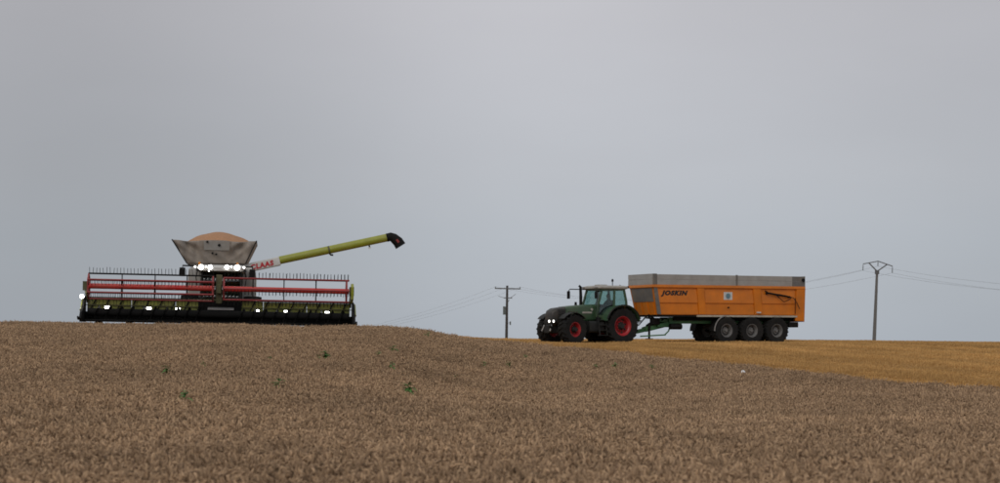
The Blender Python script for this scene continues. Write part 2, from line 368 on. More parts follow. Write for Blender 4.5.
# --- standing wheat
PS = .56
wheat_coll = bpy.data.collections.new('wheat_clumps')
def wheat_clump(idx):
    v, f, tone = [], [], []
    r = random.Random(100 + idx)
    def strip_tube(pts, rad, n, t0, t1):
        o = len(v); k = len(pts)
        for i, p in enumerate(pts):
            for j in range(n):
                a = 2 * math.pi * j / n
                v.append((p[0] + rad[i] * math.cos(a), p[1] + rad[i] * math.sin(a), p[2])); tone.append(t0 + (t1 - t0) * i / (k - 1))
        for i in range(k - 1):
            for j in range(n):
                f.append((o + i * n + j, o + i * n + (j + 1) % n, o + (i + 1) * n + (j + 1) % n, o + (i + 1) * n + j))
    cnt = 190
    for s in range(cnt):
        x, y = r.uniform(-PS / 2, PS / 2), r.uniform(-PS / 2, PS / 2)
        h = WH * r.gauss(.91, .055); a = r.uniform(0, 6.283); lean = abs(r.gauss(0, .05)) + .01
        dx, dy = math.cos(a), math.sin(a)
        tip = (x + dx * lean, y + dy * lean, h)
        t = min(1, max(0, r.gauss(.5, .24)))
        strip_tube([(x, y, 0), (x + dx * lean * .4, y + dy * lean * .4, h * .6), tip], [.0028, .0024, .002], 3, t * .5, t * .8)
        # the ear nods over to one side
        el_ = r.uniform(.058, .088); nod = r.choice((.4, 1.0, 1.6, 2.0, 2.4, 2.8)) + r.uniform(-.2, .2)
        pts, rad = [], []
        px_, py_, pz_ = tip; ang = nod * .60
        prof = (.0035, .0095, .0105, .0085, .0025)
        for i in range(5):
            pts.append((px_, py_, pz_)); rad.append(prof[i] * 1.05)
            st_ = el_ / 4; px_ += dx * math.sin(ang) * st_; py_ += dy * math.sin(ang) * st_; pz_ += math.cos(ang) * st_; ang += nod * .10
        o = len(v); b1 = Vector((-dy, dx, 0))
        for i, p in enumerate(pts):
            d = Vector(pts[min(i + 1, 4)]) - Vector(pts[max(i - 1, 0)]); d.normalize(); b2 = d.cross(b1)
            for j in range(5):
                aa = 2 * math.pi * j / 5; q = Vector(p) + (b1 * math.cos(aa) + b2 * math.sin(aa)) * rad[i]
                v.append(tuple(q)); tone.append(min(1, max(0, t + .1 + (.12 if j % 2 else -.12))))
        for i in range(4):
            for j in range(5): f.append((o + i * 5 + j, o + i * 5 + (j + 1) % 5, o + (i + 1) * 5 + (j + 1) % 5, o + (i + 1) * 5 + j))
        if r.random() < .45:       # a dry leaf hanging off the stalk
            la = r.uniform(0, 6.283); c_, s_ = math.cos(la), math.sin(la); z0 = h * r.uniform(.5, .86); ln = r.uniform(.10, .19); w = .006
            P = [(0, 0), (.45, .05), (.85, -.01), (1.0, -.07)]; o = len(v)
            for q, (u, dz) in enumerate(P):
                ww = w * (1 - .7 * q / 3)
                cx_, cy_ = x + dx * lean * .5 + c_ * u * ln, y + dy * lean * .5 + s_ * u * ln
                for sg in (-1, 1): v.append((cx_ - s_ * ww * sg, cy_ + c_ * ww * sg, z0 + dz)); tone.append(t * .7)
            for q in range(3): f.append((o + 2 * q, o + 2 * q + 1, o + 2 * q + 3, o + 2 * q + 2))
    return proto_mesh('wheat_clump', v, f, tone, M['wheat'], wheat_coll)
for i in range(6): wheat_clump(i)
pts = []
y = 6.0
while y < 97:
    hw = .272 * y + 4.5
    for x in np.arange(-hw, hw, PS * .9):
        xx, yy = x + rng.uniform(-.1, .1), y + rng.uniform(-.1, .1)
        if yy < edge_y(xx) - .15 + rng.normal(0, .10): pts.append((xx, yy))
    y += PS * .9
pts = np.array(pts); NW = len(pts)
# soft waves of taller and shorter crop
hv = 1 + .05 * np.sin(pts[:, 0] * .8 + 1.3 * np.sin(pts[:, 1] * .35)) * np.sin(pts[:, 1] * .55) + rng.normal(0, .03, NW)
P3 = np.column_stack([pts, ground(pts[:, 0], pts[:, 1]) - .01])
rot = np.column_stack([rng.normal(0, .05, NW), rng.normal(0, .05, NW), rng.uniform(0, 6.283, NW)])
scl = np.column_stack([np.ones(NW), np.ones(NW), hv])
w = scatter('standing_wheat', P3, rot, scl, wheat_coll, 6)
tag(w, 'dense ripe grey-brown wheat filling the foreground and the rise', 'wheat', kind='stuff')

# --- cut stubble
stub_coll = bpy.data.collections.new('stubble_clumps')
def stubble_clump(idx):
    v, f, tone = [], [], []; r = random.Random(500 + idx)
    for row in range(7):
        x0 = -.5 + (row + .5) / 7
        for k in range(26):
            yy = r.uniform(-.5, .5); xx = x0 + r.gauss(0, .02); h = r.uniform(.09, .17); lx, ly = r.gauss(0, .02), r.gauss(0, .02); a = r.uniform(0, 3.14); ww = .006
            o = len(v); c_, s_ = math.cos(a) * ww, math.sin(a) * ww; t = min(1, max(0, r.gauss(.55, .25)))
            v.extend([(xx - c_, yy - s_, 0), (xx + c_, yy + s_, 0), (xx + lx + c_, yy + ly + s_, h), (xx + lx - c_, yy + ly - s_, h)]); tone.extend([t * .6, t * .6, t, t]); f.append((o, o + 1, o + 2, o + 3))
    for k in range(150):       # chopped straw lying about
        xx, yy, zz, a, ln = r.uniform(-.5, .5), r.uniform(-.5, .5), r.uniform(.01, .08), r.uniform(0, 6.28), r.uniform(.05, .18)
        c_, s_ = math.cos(a), math.sin(a); o = len(v); t = min(1, max(0, r.gauss(.7, .2))); dz = r.gauss(0, .02)
        v.extend([(xx, yy, zz), (xx - s_ * .008, yy + c_ * .008, zz + .006), (xx + c_ * ln - s_ * .008, yy + s_ * ln + c_ * .008, zz + dz + .006), (xx + c_ * ln, yy + s_ * ln, zz + dz)]); tone.extend([t] * 4); f.append((o, o + 1, o + 2, o + 3))
    return proto_mesh('stubble_clump', v, f, tone, M['stubble'], stub_coll)
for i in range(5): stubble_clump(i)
ROW = R_(25.6)
pts = []
for u in np.arange(-140, 160, 1.0):
    for q in np.arange(-60, 200, 1.0):
        x, y = 10 + u * math.cos(ROW) - q * math.sin(ROW), 60 + u * math.sin(ROW) + q * math.cos(ROW)
        if y < 45 or y > 168 or abs(x) > .28 * y + 7 or y < edge_y(x) + .1: continue
        if x < -14 and y > 110: continue
        pts.append((x, y))
pts = np.array(pts); NS = len(pts)
P3 = np.column_stack([pts, ground(pts[:, 0], pts[:, 1]) - .005])
rot = np.column_stack([np.zeros(NS), np.zeros(NS), np.full(NS, ROW) + rng.integers(0, 2, NS) * math.pi])
hs = .8 + .4 * (np.sin((pts[:, 0] * math.cos(ROW) + pts[:, 1] * math.sin(ROW)) * 1.05) > .55)
scl = np.column_stack([np.ones(NS), np.ones(NS), hs * rng.uniform(.8, 1.15, NS)])
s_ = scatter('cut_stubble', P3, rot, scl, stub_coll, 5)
tag(s_, 'short golden straw stubble in rows around the tractor and trailer', 'stubble', kind='stuff')

# ------------------------------------------------------------------ shared wheel makers
def tyre_mesh(Rr, W, rim, lugs, lug_h, name='tyre', slant=.30):
    b = MB(); h = W / 2
    b.lathe([(rim, -h * .72), (rim + .02, -h * .86), ((rim + Rr) / 2, -h), (Rr * .93, -h * .96), (Rr - lug_h, -h * .80), (Rr - lug_h, h * .80), (Rr * .93, h * .96), ((rim + Rr) / 2, h), (rim + .02, h * .86), (rim, h * .72)], 40)
    for k in range(lugs):
        for sg in (-1, 1):
            a0 = 2 * math.pi * (k + (.5 if sg > 0 else 0)) / lugs
            P = []
            for u, yy, rr in ((0, .04, Rr - lug_h * .4), (.55, .55, Rr - lug_h * .45), (1, .97, Rr - lug_h * .9)):
                a = a0 + slant * u * (W / Rr) * .9
                P.append(Vector((rr * math.cos(a), sg * yy * h, rr * math.sin(a))))
            rad = P[0].normalized()
            for p, q in zip(P, P[1:]):
                up = Vector((p.x, 0, p.z)).normalized()
                b.beam(p, q, 2 * math.pi * Rr / lugs * .27, lug_h * 1.2, up)
    return b.mesh(name, True)
def rim_mesh(rim, W, dish, holes=8, name='rim'):
    b = MB(); h = W / 2
    b.lathe([(rim + .02, -h * .80), (rim - .02, -h * .80), (rim - .035, -h * .62), (rim * .80, -h * .45), (rim * .76, -dish), (rim * .62, -dish - .01), (rim * .46, -dish - .11), (.001, -dish - .11), (.001, -dish + .06), (rim * .8, -dish + .06), (rim - .04, h * .6), (rim + .012, h * .74)], 36)
    return b.mesh(name, True)
def slot_mesh(rim, dish, holes=8, name='rim_slots'):
    b = MB(); r = rim * .66
    for k in range(holes):
        a = 2 * math.pi * (k + .5) / holes; c, s = math.cos(a), math.sin(a)
        b.cyl((r * c, -dish - .03, r * s), (r * c, -dish + .0, r * s), rim * .12, n=10)
    return b.mesh(name)
def hub_mesh(r, y0, y1, bolts, br, name='hub'):
    b = MB(); b.lathe([(r * 1.1, y0), (r * .9, y0 - .04), (r * .7, y1), (.001, y1)], 18)
    for k in range(bolts):
        a = 2 * math.pi * k / bolts
        b.cyl((br * math.cos(a), y0 + .02, br * math.sin(a)), (br * math.cos(a), y0 - .03, br * math.sin(a)), .022, n=6)
    return b.mesh(name, True)
def wheel(parent, loc, tyre, rim, hub, mats, rz=0.0, spin=0.0, slots=None):
    e = bpy.data.objects.new('wheel', None); COL.objects.link(e); e.parent = parent; e.location = loc; e.rotation_euler = Euler((0, spin, rz), 'XYZ')
    for nm, me_, m in (('tyre', tyre, mats[0]), ('rim', rim, mats[1]), ('hub', hub, mats[2]), ('rim_slots', slots, M['grille_black'])):
        if me_ is None: continue
        if not me_.materials: me_.materials.append(m)
        link(nm, me_, e)
    return e
def text_mesh(body, size, shear, offset, depth):
    cu = bpy.data.curves.new('lettering', 'FONT'); cu.body = body; cu.size = size; cu.shear = shear; cu.offset = offset; cu.extrude = depth; cu.space_character = 1.2; cu.align_x = 'LEFT'; cu.resolution_u = 3
    o = bpy.data.objects.new('lettering', cu); COL.objects.link(o)
    dg = bpy.context.evaluated_depsgraph_get(); dg.update()
    me_ = bpy.data.meshes.new_from_object(o.evaluated_get(dg)); bpy.data.objects.remove(o); bpy.data.curves.remove(cu)
    return me_
def fit_text(me_, parent, m, origin, ex, ez, width, height, name='lettering'):
    """Lay lettering on a plane: ex runs along the words, ez up; scaled to width x height."""
    co = np.empty(len(me_.vertices) * 3); me_.vertices.foreach_get('co', co); co = co.reshape(-1, 3)
    lo, hi = co.min(0), co.max(0)
    u = (co[:, 0] - lo[0]) / (hi[0] - lo[0]) * width; v = (co[:, 1] - lo[1]) / (hi[1] - lo[1]) * height
    ex, ez = Vector(ex).normalized(), Vector(ez).normalized(); nrm = ex.cross(ez)
    q = np.outer(u, ex) + np.outer(v, ez) + np.outer(co[:, 2], nrm) + np.array(origin)
    me_.vertices.foreach_set('co', q.ravel()); me_.materials.append(m); me_.update()
    return link(name, me_, parent)
def thing(name, label, cat, loc, rot=(0, 0, 0), group=None):
    o = bpy.data.objects.new(name, None); COL.objects.link(o); o.location = loc; o.rotation_euler = rot; o.empty_display_size = .3
    return tag(o, label, cat, group)
def local_hit(o, px, py, axis, val):
    """The point, in a thing's own coordinates, where the line of sight through a pixel meets one of its planes."""
    Mx = Matrix.LocRotScale(o.location, o.rotation_euler, None).inverted()
    p = Mx @ Vector((0, 0, 0)); d = Mx.to_3x3() @ ray(px, py)
    t = (val - p[axis]) / d[axis]
    return p + d * t

# ================================================================== COMBINE HARVESTER
# own axes: -Y faces the camera (driving direction), +X to the picture's right, origin under the header
hx, hd = (218.8 - CX) / FPX * 83.6, 83.6
CB = thing('combine_harvester', 'lime green combine harvester facing the camera with a wide red reel header', 'combine harvester',
           (hx, hd, gz(hx, hd)), (0, R_(1.1), R_(7.0)))
def CL(px, py, y): return local_hit(CB, px, py, 1, y)
HW = 5.84                                   # half width of the header
Z0 = .68
# ---- header (a part; everything on it a sub-part)
b = MB()
b.prism_x([(-.55, Z0 + .02), (.25, Z0), (.80, Z0 + .10), (.86, Z0 + .45), (.80, Z0 + .45), (.74, Z0 + .16), (.22, Z0 + .06), (-.55, Z0 + .06)], -HW, HW)
b.box(-HW, HW, .74, .92, Z0 + .02, Z0 + .12)
HD = b.build('header', M['bare_black'], CB)
b = MB()
for k in range(6):
    xa = -HW + .06 + k * (HW * 2 - .12) / 6
    xb = xa + (HW * 2 - .12) / 6 - .025
    pz = [(.80, Z0 + .46), (.86, Z0 + .46), (.92, Z0 + 1.02), (.86, Z0 + 1.02)]
    q = MB().prism_x(pz, xa, xb); q.build('back_panel', M['combine_green'], HD)
b = MB(); b.box(-HW, HW, .70, .98, Z0 + 1.03, Z0 + 1.10); b.box(-HW, HW, .72, .80, Z0 + .72, Z0 + .76); b.build('top_rail', M['dark_olive'], HD)
for k in range(20):
    x = -HW + .35 + k * (2 * HW - .7) / 19
    if abs(x) < .55: continue
    sgn = -1 if x < 0 else -1
    MB().beam((x - .17, .74, Z0 + .48), (x + .10, .80, Z0 + 1.03), .05, .07, (0, 1, 0)).build('brace', M['bare_black'], HD)
# feed auger with flighting
b = MB(); b.cyl((-HW + .12, .34, Z0 + .42), (HW - .12, .34, Z0 + .42), .17, n=18)
for half, sg in ((-1, 1), (1, -1)):
    turns = 10; n = turns * 12
    r_i, r_o = [], []
    for k in range(n + 1):
        a = sg * 2 * math.pi * turns * k / n; x = half * (.7 + (HW - .95) * k / n)
        r_i.append((x, .34 + .16 * math.cos(a), Z0 + .42 + .16 * math.sin(a))); r_o.append((x, .34 + .30 * math.cos(a), Z0 + .42 + .30 * math.sin(a)))
    b.loft([r_i, r_o], cap=False, closed=False)
b.build('feed_auger', M['bare_black'], HD, smooth=True)
b = MB(); b.box(-HW, HW, -.66, -.54, Z0 - .01, Z0 + .09); b.build('knife_bar', M['bare_black'], HD)
b = MB()
for k in range(158):
    x = -HW + .04 + k * (2 * HW - .08) / 157
    b.hexa([(x - .018, -.66, Z0 + .02), (x + .018, -.66, Z0 + .02), (x + .004, -.80, Z0 + .035), (x - .004, -.80, Z0 + .035), (x - .018, -.66, Z0 + .07), (x + .018, -.66, Z0 + .07), (x + .004, -.80, Z0 + .05), (x - .004, -.80, Z0 + .05)])
o = b.build('knife_fingers', M['bare_black'], HD); o['kind'] = 'stuff'
for k in range(9):                            # skid shoes under the table
    x = -5.2 + k * 1.3
    MB().hexa([(x - .12, -.30, Z0 - .075), (x + .12, -.30, Z0 - .075), (x + .12, .55, Z0 - .09), (x - .12, .55, Z0 - .09), (x - .12, -.40, Z0 - .0), (x + .12, -.40, Z0 - .0), (x + .12, .60, Z0 + .0), (x - .12, .60, Z0 + .0)]).build('skid_shoe', M['bare_black'], HD)
for sg in (-1, 1):                            # end plates and crop dividers
    x0, x1 = (sg * HW, sg * (HW + .10)); x0, x1 = min(x0, x1), max(x0, x1)
    MB().prism_x([(-.95, Z0 - .03), (-1.25, Z0 + .12), (-.85, Z0 + .42), (-.2, Z0 + .62), (.45, Z0 + 1.02), (.95, Z0 + 1.10), (.95, Z0 - .02)], x0, x1).build('end_plate', M['bare_black'], HD, bevel=.02)
    xo = sg * (HW + .12)
    MB().prism_x([(-.55, Z0 + .50), (-.1, Z0 + .55), (.5, Z0 + .95), (.88, Z0 + 1.02), (.88, Z0 + .62), (.2, Z0 + .40)], min(xo, xo + sg * .04), max(xo, xo + sg * .04)).build('end_cover', M['combine_green'], HD)
    MB().tube([(xo, -1.15, Z0 + .10), (xo, -1.5, Z0 + .18), (xo, -1.65, Z0 + .12)], [.06, .04, .01]).build('crop_divider', M['bare_black'], HD, smooth=True)
# reel: two halves, six tine bars each
RZ, RY, RR = CL(120, 286.6, -.25).z, -.25, .55
for half, phase, (xa, xb), spx in ((-1, 90, (-5.66, -.24), (88.5, 122, 155, 187, 213)), (1, 60, (.16, 5.66), (224, 253, 284, 316, 346.5))):
    MB().cyl((xa, RY, RZ), (xb, RY, RZ), .118, n=20).build('reel_tube', M['reel_red'], HD, smooth=True)
    ang = [R_(phase + 60 * k) for k in range(6)]
    for a in ang:
        by, bz = RY + RR * math.cos(a), RZ + RR * math.sin(a)
        up = math.sin(a) > .6
        bar = MB().cyl((xa, by, bz), (xb, by, bz), .036, n=8).build('tine_bar', M['bar_red'] if not (half < 0 and up) else M['bare_black'], HD, smooth=True)
        b = MB(); n = 36
        for k in range(n + 1):
            x = xa + .05 + (xb - xa - .10) * k / n
            jx, jy, jl = random.gauss(0, .014), random.gauss(0, .02), random.uniform(.9, 1.06)
            if up: b.beam((x, by, bz), (x + jx, by - .05 + jy, bz + .27 * jl), .020, .020)
            else: b.beam((x, by, bz), (x + jx, by - .03 + jy, bz - .25 * jl), .020, .020)
        o = b.build('tine_row', M['bare_black'], HD); o['kind'] = 'stuff'
    for i, px in enumerate(spx):
        x = CL(px, 287, RY).x; x = max(xa + .02, min(xb - .02, x))
        b = MB()
        for k, a in enumerate(ang):
            p = (x, RY + RR * math.cos(a), RZ + RR * math.sin(a)); a2 = ang[(k + 1) % 6]
            q = (x, RY + RR * math.cos(a2), RZ + RR * math.sin(a2))
            b.beam((x, RY, RZ), p, .030, .045, (1, 0, 0))
            if i in (0, 4): b.beam(p, q, .035, .06, (1, 0, 0))
        b.build('reel_spider', M['bar_red'] if i in (0, 4) else M['bare_black'], HD)
for x in (-5.78, -.04, 5.78):                 # lift arms that carry the reel
    b = MB(); b.beam((x, .88, Z0 + 1.08), (x, RY - .1, RZ + .02), .12, .16); b.beam((x, .80, Z0 + .85), (x, .15, RZ - .1), .07, .07)
    b.box(x - .10, x + .10, RY - .18, RY + .18, RZ - .2, RZ + .2)
    b.build('reel_arm', M['dark_olive'], HD, bevel=.01)
b = MB(); b.box(-.16, .10, -.1, .2, Z0 + .9, RZ + .62); b.build('reel_drive', M['dark_olive'], HD, bevel=.02)
MB().prism_x([(-.55, RZ - .35), (-.6, RZ + .2), (-.35, RZ + .35), (.1, RZ + .1), (.1, RZ - .5)], 5.74, 5.86).build('drive_guard', M['combine_green'], HD, bevel=.02)
# centre throat
b = MB(); b.box(-.95, .95, .70, .84, Z0 + .46, Z0 + 1.0); b.build('throat', M['bare_black'], HD)
MB().prism_x([(.30, Z0 + .62), (.66, Z0 + .70), (.66, Z0 + .74), (.30, Z0 + .66)], -.52, .62).build('throat_plate', M['steel'], HD)
for px, py in ((107, 307.5), (149, 308.6), (178, 309.3), (257, 311.2), (286, 312), (327, 313)):
    p = CL(px, py, .62)
    MB().box(p.x - .10, p.x + .10, .62, .72, p.z - .065, p.z + .065).build('header_lamp', M['bare_black'], HD, bevel=.01)
    MB().box(p.x - .092, p.x + .092, .605, .617, p.z - .058, p.z + .058).build('lamp_lens', M['lamp_lit'], HD)
p = CL(82, 296.5, .2)
MB().box(-HW - .14, -HW - .04, .2, .9, p.z - .05, p.z + .05).build('marker_arm', M['bare_black'], HD)
MB().cyl((p.x, .19, p.z), (p.x, .10, p.z), .085, n=14).build('marker_lamp', M['lamp_lit'], HD, smooth=True)
MB().box(-HW - .1, -HW - .02, .5, .9, Z0 + 1.1, p.z).build('marker_post', M['bare_black'], HD)
# ---- feeder house, chassis, wheels
MB().hexa([(-.85, .86, Z0 + .05), (.85, .86, Z0 + .05), (.8, 3.2, 1.0), (-.8, 3.2, 1.0), (-.85, .90, Z0 + .95), (.85, .90, Z0 + .95), (.8, 3.2, 1.75), (-.8, 3.2, 1.75)]).build('feeder_house', M['dark_olive'], CB, bevel=.03)
b = MB(); b.box(-1.1, 1.1, 2.6, 8.2, .95, 1.55); b.box(-1.5, 1.5, 2.95, 3.45, .75, 1.15); b.box(-1.3, 1.3, 7.2, 7.5, .55, .85); b.build('chassis', M['bare_black'], CB)
ct = tyre_mesh(1.0, .80, .46, 20, .06); crm = rim_mesh(.46, .80, .12); chb = hub_mesh(.12, -.22, -.30, 10, .17)
ct2 = tyre_mesh(.66, .56, .34, 18, .045); crm2 = rim_mesh(.34, .56, .10); chb2 = hub_mesh(.09, -.20, -.26, 8, .125)
wm = (M['rubber'], M['grey_rim'], M['grey_rim'])
gslope = 0.0
for sg in (-1, 1):
    wheel(CB, (sg * 1.42, 3.2, .99), ct, crm, chb, wm, R_(90) * sg)
    wheel(CB, (sg * 1.35, 7.35, .66), ct2, crm2, chb2, wm, R_(90) * sg)
# ---- body: side shields, engine deck, straw hood
for sg in (-1, 1):
    x0, x1 = sg * .95, sg * 1.52; x0, x1 = min(x0, x1), max(x0, x1)
    o = MB().loft([[(x, y, z) for x, z in rrect((x0 + x1) / 2, (1.75 + zt) / 2, x1 - x0, zt - 1.75, .10)] for y, zt in ((3.55, 3.18), (3.7, 3.26), (9.0, 3.2))])
    o.build('side_shield', M['combine_grey'], CB, smooth=True)
    for k in range(3):
        xs_ = sg * 1.525
        MB().box(min(xs_, xs_ + sg * .02), max(xs_, xs_ + sg * .02), 3.9 + k * 1.7, 5.5 + k * 1.7, 1.85, 3.0).build('side_door', M['combine_green'] if k else M['combine_grey'], CB, bevel=.01)
MB().loft([[(x, y, z) for x, z in rrect(0, (1.5 + zt) / 2, w_, zt - 1.5, .15)] for y, w_, zt in ((4.1, 1.9, 3.25), (8.6, 1.9, 3.25))]).build('body_core', M['combine_grey'], CB, smooth=True)
MB().loft([[(x, y, z) for x, z in rrect(0, (zb + zt) / 2, w_, zt - zb, .2)] for y, w_, zb, zt in ((8.6, 2.7, 1.5, 3.15), (9.6, 2.6, 1.3, 2.9), (10.4, 2.4, 1.1, 2.2))]).build('straw_hood', M['combine_green'], CB, smooth=True)
# ---- cab
cabe = bpy.data.objects.new('cab', None); COL.objects.link(cabe); cabe.parent = CB
zc0, zc1 = 1.62, 3.06
MB().loft([[(x, y, z) for x, y in rrect(0, yc, w_, dp, .2)] for z, w_, yc, dp in ((1.45, 1.7, 3.05, 1.3), (1.75, 1.86, 3.0, 1.5))]).build('cab_floor', M['bare_black'], cabe, smooth=True)
for sg in (-1, 1):
    for P, r_ in (([(sg * .86, 2.30, zc0), (sg * .90, 2.18, 2.3), (sg * .86, 2.36, zc1)], .05), ([(sg * .93, 3.75, zc0), (sg * .90, 3.75, zc1)], .06), ([(sg * .93, 2.95, zc0), (sg * .90, 2.98, zc1)], .035)):
        MB().tube(P, r_, 8).build('pillar', M['dark_trim'], cabe, smooth=True)
# curved windscreen, thin but solid
ro, ri = [], []
for z, yb, bow, wv in ((zc0, 2.28, .10, .84), (2.0, 2.18, .16, .88), (2.4, 2.16, .17, .88), (zc1, 2.34, .10, .84)):
    ro.append([(u * wv, yb + .04 - bow * (1 - u * u), z) for u in np.linspace(-1, 1, 11)])
b = MB()
for k in range(3):
    for j in range(10):
        p, q, r2, s2 = ro[k][j], ro[k][j + 1], ro[k + 1][j + 1], ro[k + 1][j]
        b.add([p, q, r2, s2], [(0, 1, 2, 3)])
o = b.build('windscreen', M['dark_glass'], cabe, smooth=True)
sm = o.modifiers.new('thick', 'SOLIDIFY'); sm.thickness = .012
for sg in (-1, 1):
    b = MB(); x = sg * .905
    b.add([(x, 2.36, zc0 + .06), (x, 2.9, zc0 + .06), (x - sg * .03, 2.92, zc1), (x - sg * .03, 2.40, zc1)], [(0, 1, 2, 3)]); b.add([(x, 3.02, zc0 + .06), (x, 3.68, zc0 + .06), (x - sg * .03, 3.68, zc1), (x - sg * .03, 3.02, zc1)], [(0, 1, 2, 3)])
    o = b.build('side_glass', M['dark_glass'], cabe); sm = o.modifiers.new('thick', 'SOLIDIFY'); sm.thickness = .012
MB().box(-.85, .85, 3.76, 3.82, zc0, zc1).build('rear_bulkhead', M['bare_black'], cabe)
b = MB(); b.box(-.28, .28, 3.0, 3.5, 1.75, 2.15); b.box(-.28, .28, 3.42, 3.58, 2.15, 2.85); b.build('driver_seat', M['dark_trim'], cabe, bevel=.05)
b = MB(); b.tube([(0, 2.45, 1.75), (0, 2.62, 2.25)], .05); b.tube([(.2 * math.cos(t), 2.66 + .08 * math.sin(t), 2.26 + .17 * math.sin(t)) for t in np.linspace(0, 6.283, 17)], .016, 6); b.build('steering_wheel', M['dark_trim'], cabe, smooth=True)
MB().loft([[(x, y, z) for x, y in rrect(0, yc, w_, dp, .28)] for z, w_, yc, dp in ((3.05, 1.9, 3.0, 1.75), (3.09, 2.15, 2.95, 1.95), (3.24, 2.2, 2.95, 1.98), (3.36, 2.0, 3.05, 1.7))]).build('cab_roof', M['combine_white'], cabe, smooth=True)
for px, py, r_ in ((201, 267.2, .115), (210.3, 267.2, .095), (226.8, 267.3, .095), (237.2, 267.6, .12), (195.2, 266.8, .045), (206, 266.6, .04), (231.2, 266.8, .045), (244, 267.6, .05), (209, 270.8, .035)):
    p = CL(px, py, 1.93)
    MB().cyl((p.x, 1.95, p.z), (p.x, 2.10, p.z), r_ + .018, n=16).build('lamp_housing', M['bare_black'], cabe, smooth=True)
    MB().cyl((p.x, 1.925, p.z), (p.x, 1.948, p.z), r_, n=16).build('work_lamp', M['lamp_lit'] if r_ > .08 else M['lamp_small'], cabe, smooth=True)
MB().box(-1.12, 1.12, 2.06, 2.12, 3.06, 3.16).build('lamp_bar', M['dark_trim'], cabe)
for px, py in ((199.5, 263), (237.5, 263.8)):
    p = CL(px, py, 2.4); MB().cyl((p.x, 2.4, 3.3), (p.x, 2.4, p.z + .05), .05, n=12).build('beacon', M['amber'], cabe, smooth=True)
for px, sg in ((182.6, -1), (252.5, 1)):       # mirrors on long arms
    p = CL(px, 271 if sg < 0 else 273, 2.1); pt = CL(px, 265.5 if sg < 0 else 267, 2.1)
    MB().tube([(sg * .98, 2.2, pt.z), (p.x, 2.1, pt.z), (p.x, 2.1, p.z)], .035, 8).build('mirror_arm', M['bare_black'], CB, smooth=True)
    MB().box(p.x - .14, p.x + .12, 2.05, 2.13, p.z - .24, p.z + .16).build('mirror', M['bare_black'], CB, bevel=.03)
    MB().tube([(sg * 1.0, 2.3, pt.z), (sg * 1.13, 2.25, 2.8), (sg * 1.05, 2.4, 2.3)], .022, 6).build('grab_rail', M['dark_trim'], CB, smooth=True)
# ---- grain tank with opened flaps and canvas corners
yf, yr = 4.0, 7.9
pl, pr = CL(172, 239.5, yf - .45), CL(256.5, 241, yf - .45)
bl, br_ = CL(187, 263.5, yf), CL(245.5, 264, yf)
MB().box(-1.42, 1.42, yf + .02, yr, 2.6, 3.36).build('tank_body', M['combine_grey'], CB, bevel=.04)
def tank_side(name, f, nu, nv, m):
    rings = [[f(u, v) for u in np.linspace(0, 1, nu)] for v in np.linspace(0, 1, nv)]
    b_ = MB().loft(rings, cap=False, closed=False); o_ = b_.build(name, m, CB, smooth=True)
    s_m = o_.modifiers.new('thick', 'SOLIDIFY'); s_m.thickness = .02; s_m.offset = 0; return o_
def front_cloth(u, v):
    x = (bl.x + (br_.x - bl.x) * u) * (1 - v) + (pl.x + (pr.x - pl.x) * u) * v
    z = (bl.z * (1 - u) + br_.z * u) * (1 - v) + (pl.z * (1 - u) + pr.z * u) * v
    y = yf - .47 * v
    d = min(u, 1 - u)                             # cloth between the panel and the corner hangs in swags
    sw = math.exp(-((d - .20) / .11) ** 2)
    y += .52 * sw * v ** 1.2 - .16 * math.sin(v * 9 + d * 26) * sw * v
    z -= .045 * sw * v ** 3
    y += .09 * math.sin(d * 44 - v * 6) * v * (d < .33) + .03 * math.sin(u * 23 + v * 11)
    return (x, y, z)
tank_side('front_canvas', front_cloth, 61, 17, M['canvas'])
for sg, ptp, pbt in ((-1, pl, bl), (1, pr, br_)):
    tank_side('side_flap', lambda u, v: (pbt.x * (1 - v) + ptp.x * v, (yf + (yr - yf) * u) * (1 - v) + (yf - .45 + (yr - yf + .9) * u) * v, pbt.z * (1 - v) + (ptp.z + .02 * math.sin(u * 9)) * v), 21, 7, M['canvas'])
tank_side('rear_canvas', lambda u, v: ((bl.x + (br_.x - bl.x) * u) * (1 - v) + (pl.x + (pr.x - pl.x) * u) * v, yr + .45 * v, bl.z * (1 - v) + pl.z * v), 13, 7, M['canvas'])
for sg, ptp, pbt in ((-1, pl, bl), (1, pr, br_)):   # stiff corner edges
    MB().beam((pbt.x, yf - .02, pbt.z), (ptp.x, yf - .47, ptp.z), .05, .05, (0, 1, 0)).build('flap_edge', M['dark_trim'], CB)
    MB().beam((ptp.x, yf - .47, ptp.z), (ptp.x, yr + .45, ptp.z), .04, .04).build('flap_rim', M['dark_trim'], CB)
f0, f1, f2 = CL(204, 241, yf - .5), CL(229.5, 250.5, yf - .30), CL(229.5, 241.3, yf - .5)
MB().hexa([(f0.x, yf - .34, f1.z), (f1.x, yf - .34, f1.z), (f1.x, yf - .30, f1.z), (f0.x, yf - .30, f1.z), (f0.x, yf - .56, f0.z), (f2.x, yf - .56, f2.z), (f2.x, yf - .52, f2.z), (f0.x, yf - .52, f0.z)]).build('front_panel', M['combine_grey'], CB, bevel=.01)
for px, py, s in ((207.3, 241.8, .055), (219.2, 245.2, .065), (212.5, 253.3, .05), (216.2, 254.3, .045)):
    p = CL(px, py, yf - .6 if py < 248 else yf - .33)
    yy = (yf - .51) if py < 244 else (yf - .475 if py < 248 else yf - .30)
    MB().cyl((p.x, yy - .06, p.z), (p.x, yy + .03, p.z), s, n=12).build('panel_bolt', M['bare_black'], CB, smooth=True)
b = MB(); b.box(-1.36, 1.36, yf - .12, yf + .04, 3.22, 3.40); b.build('tank_collar', M['combine_white'], CB, bevel=.04)
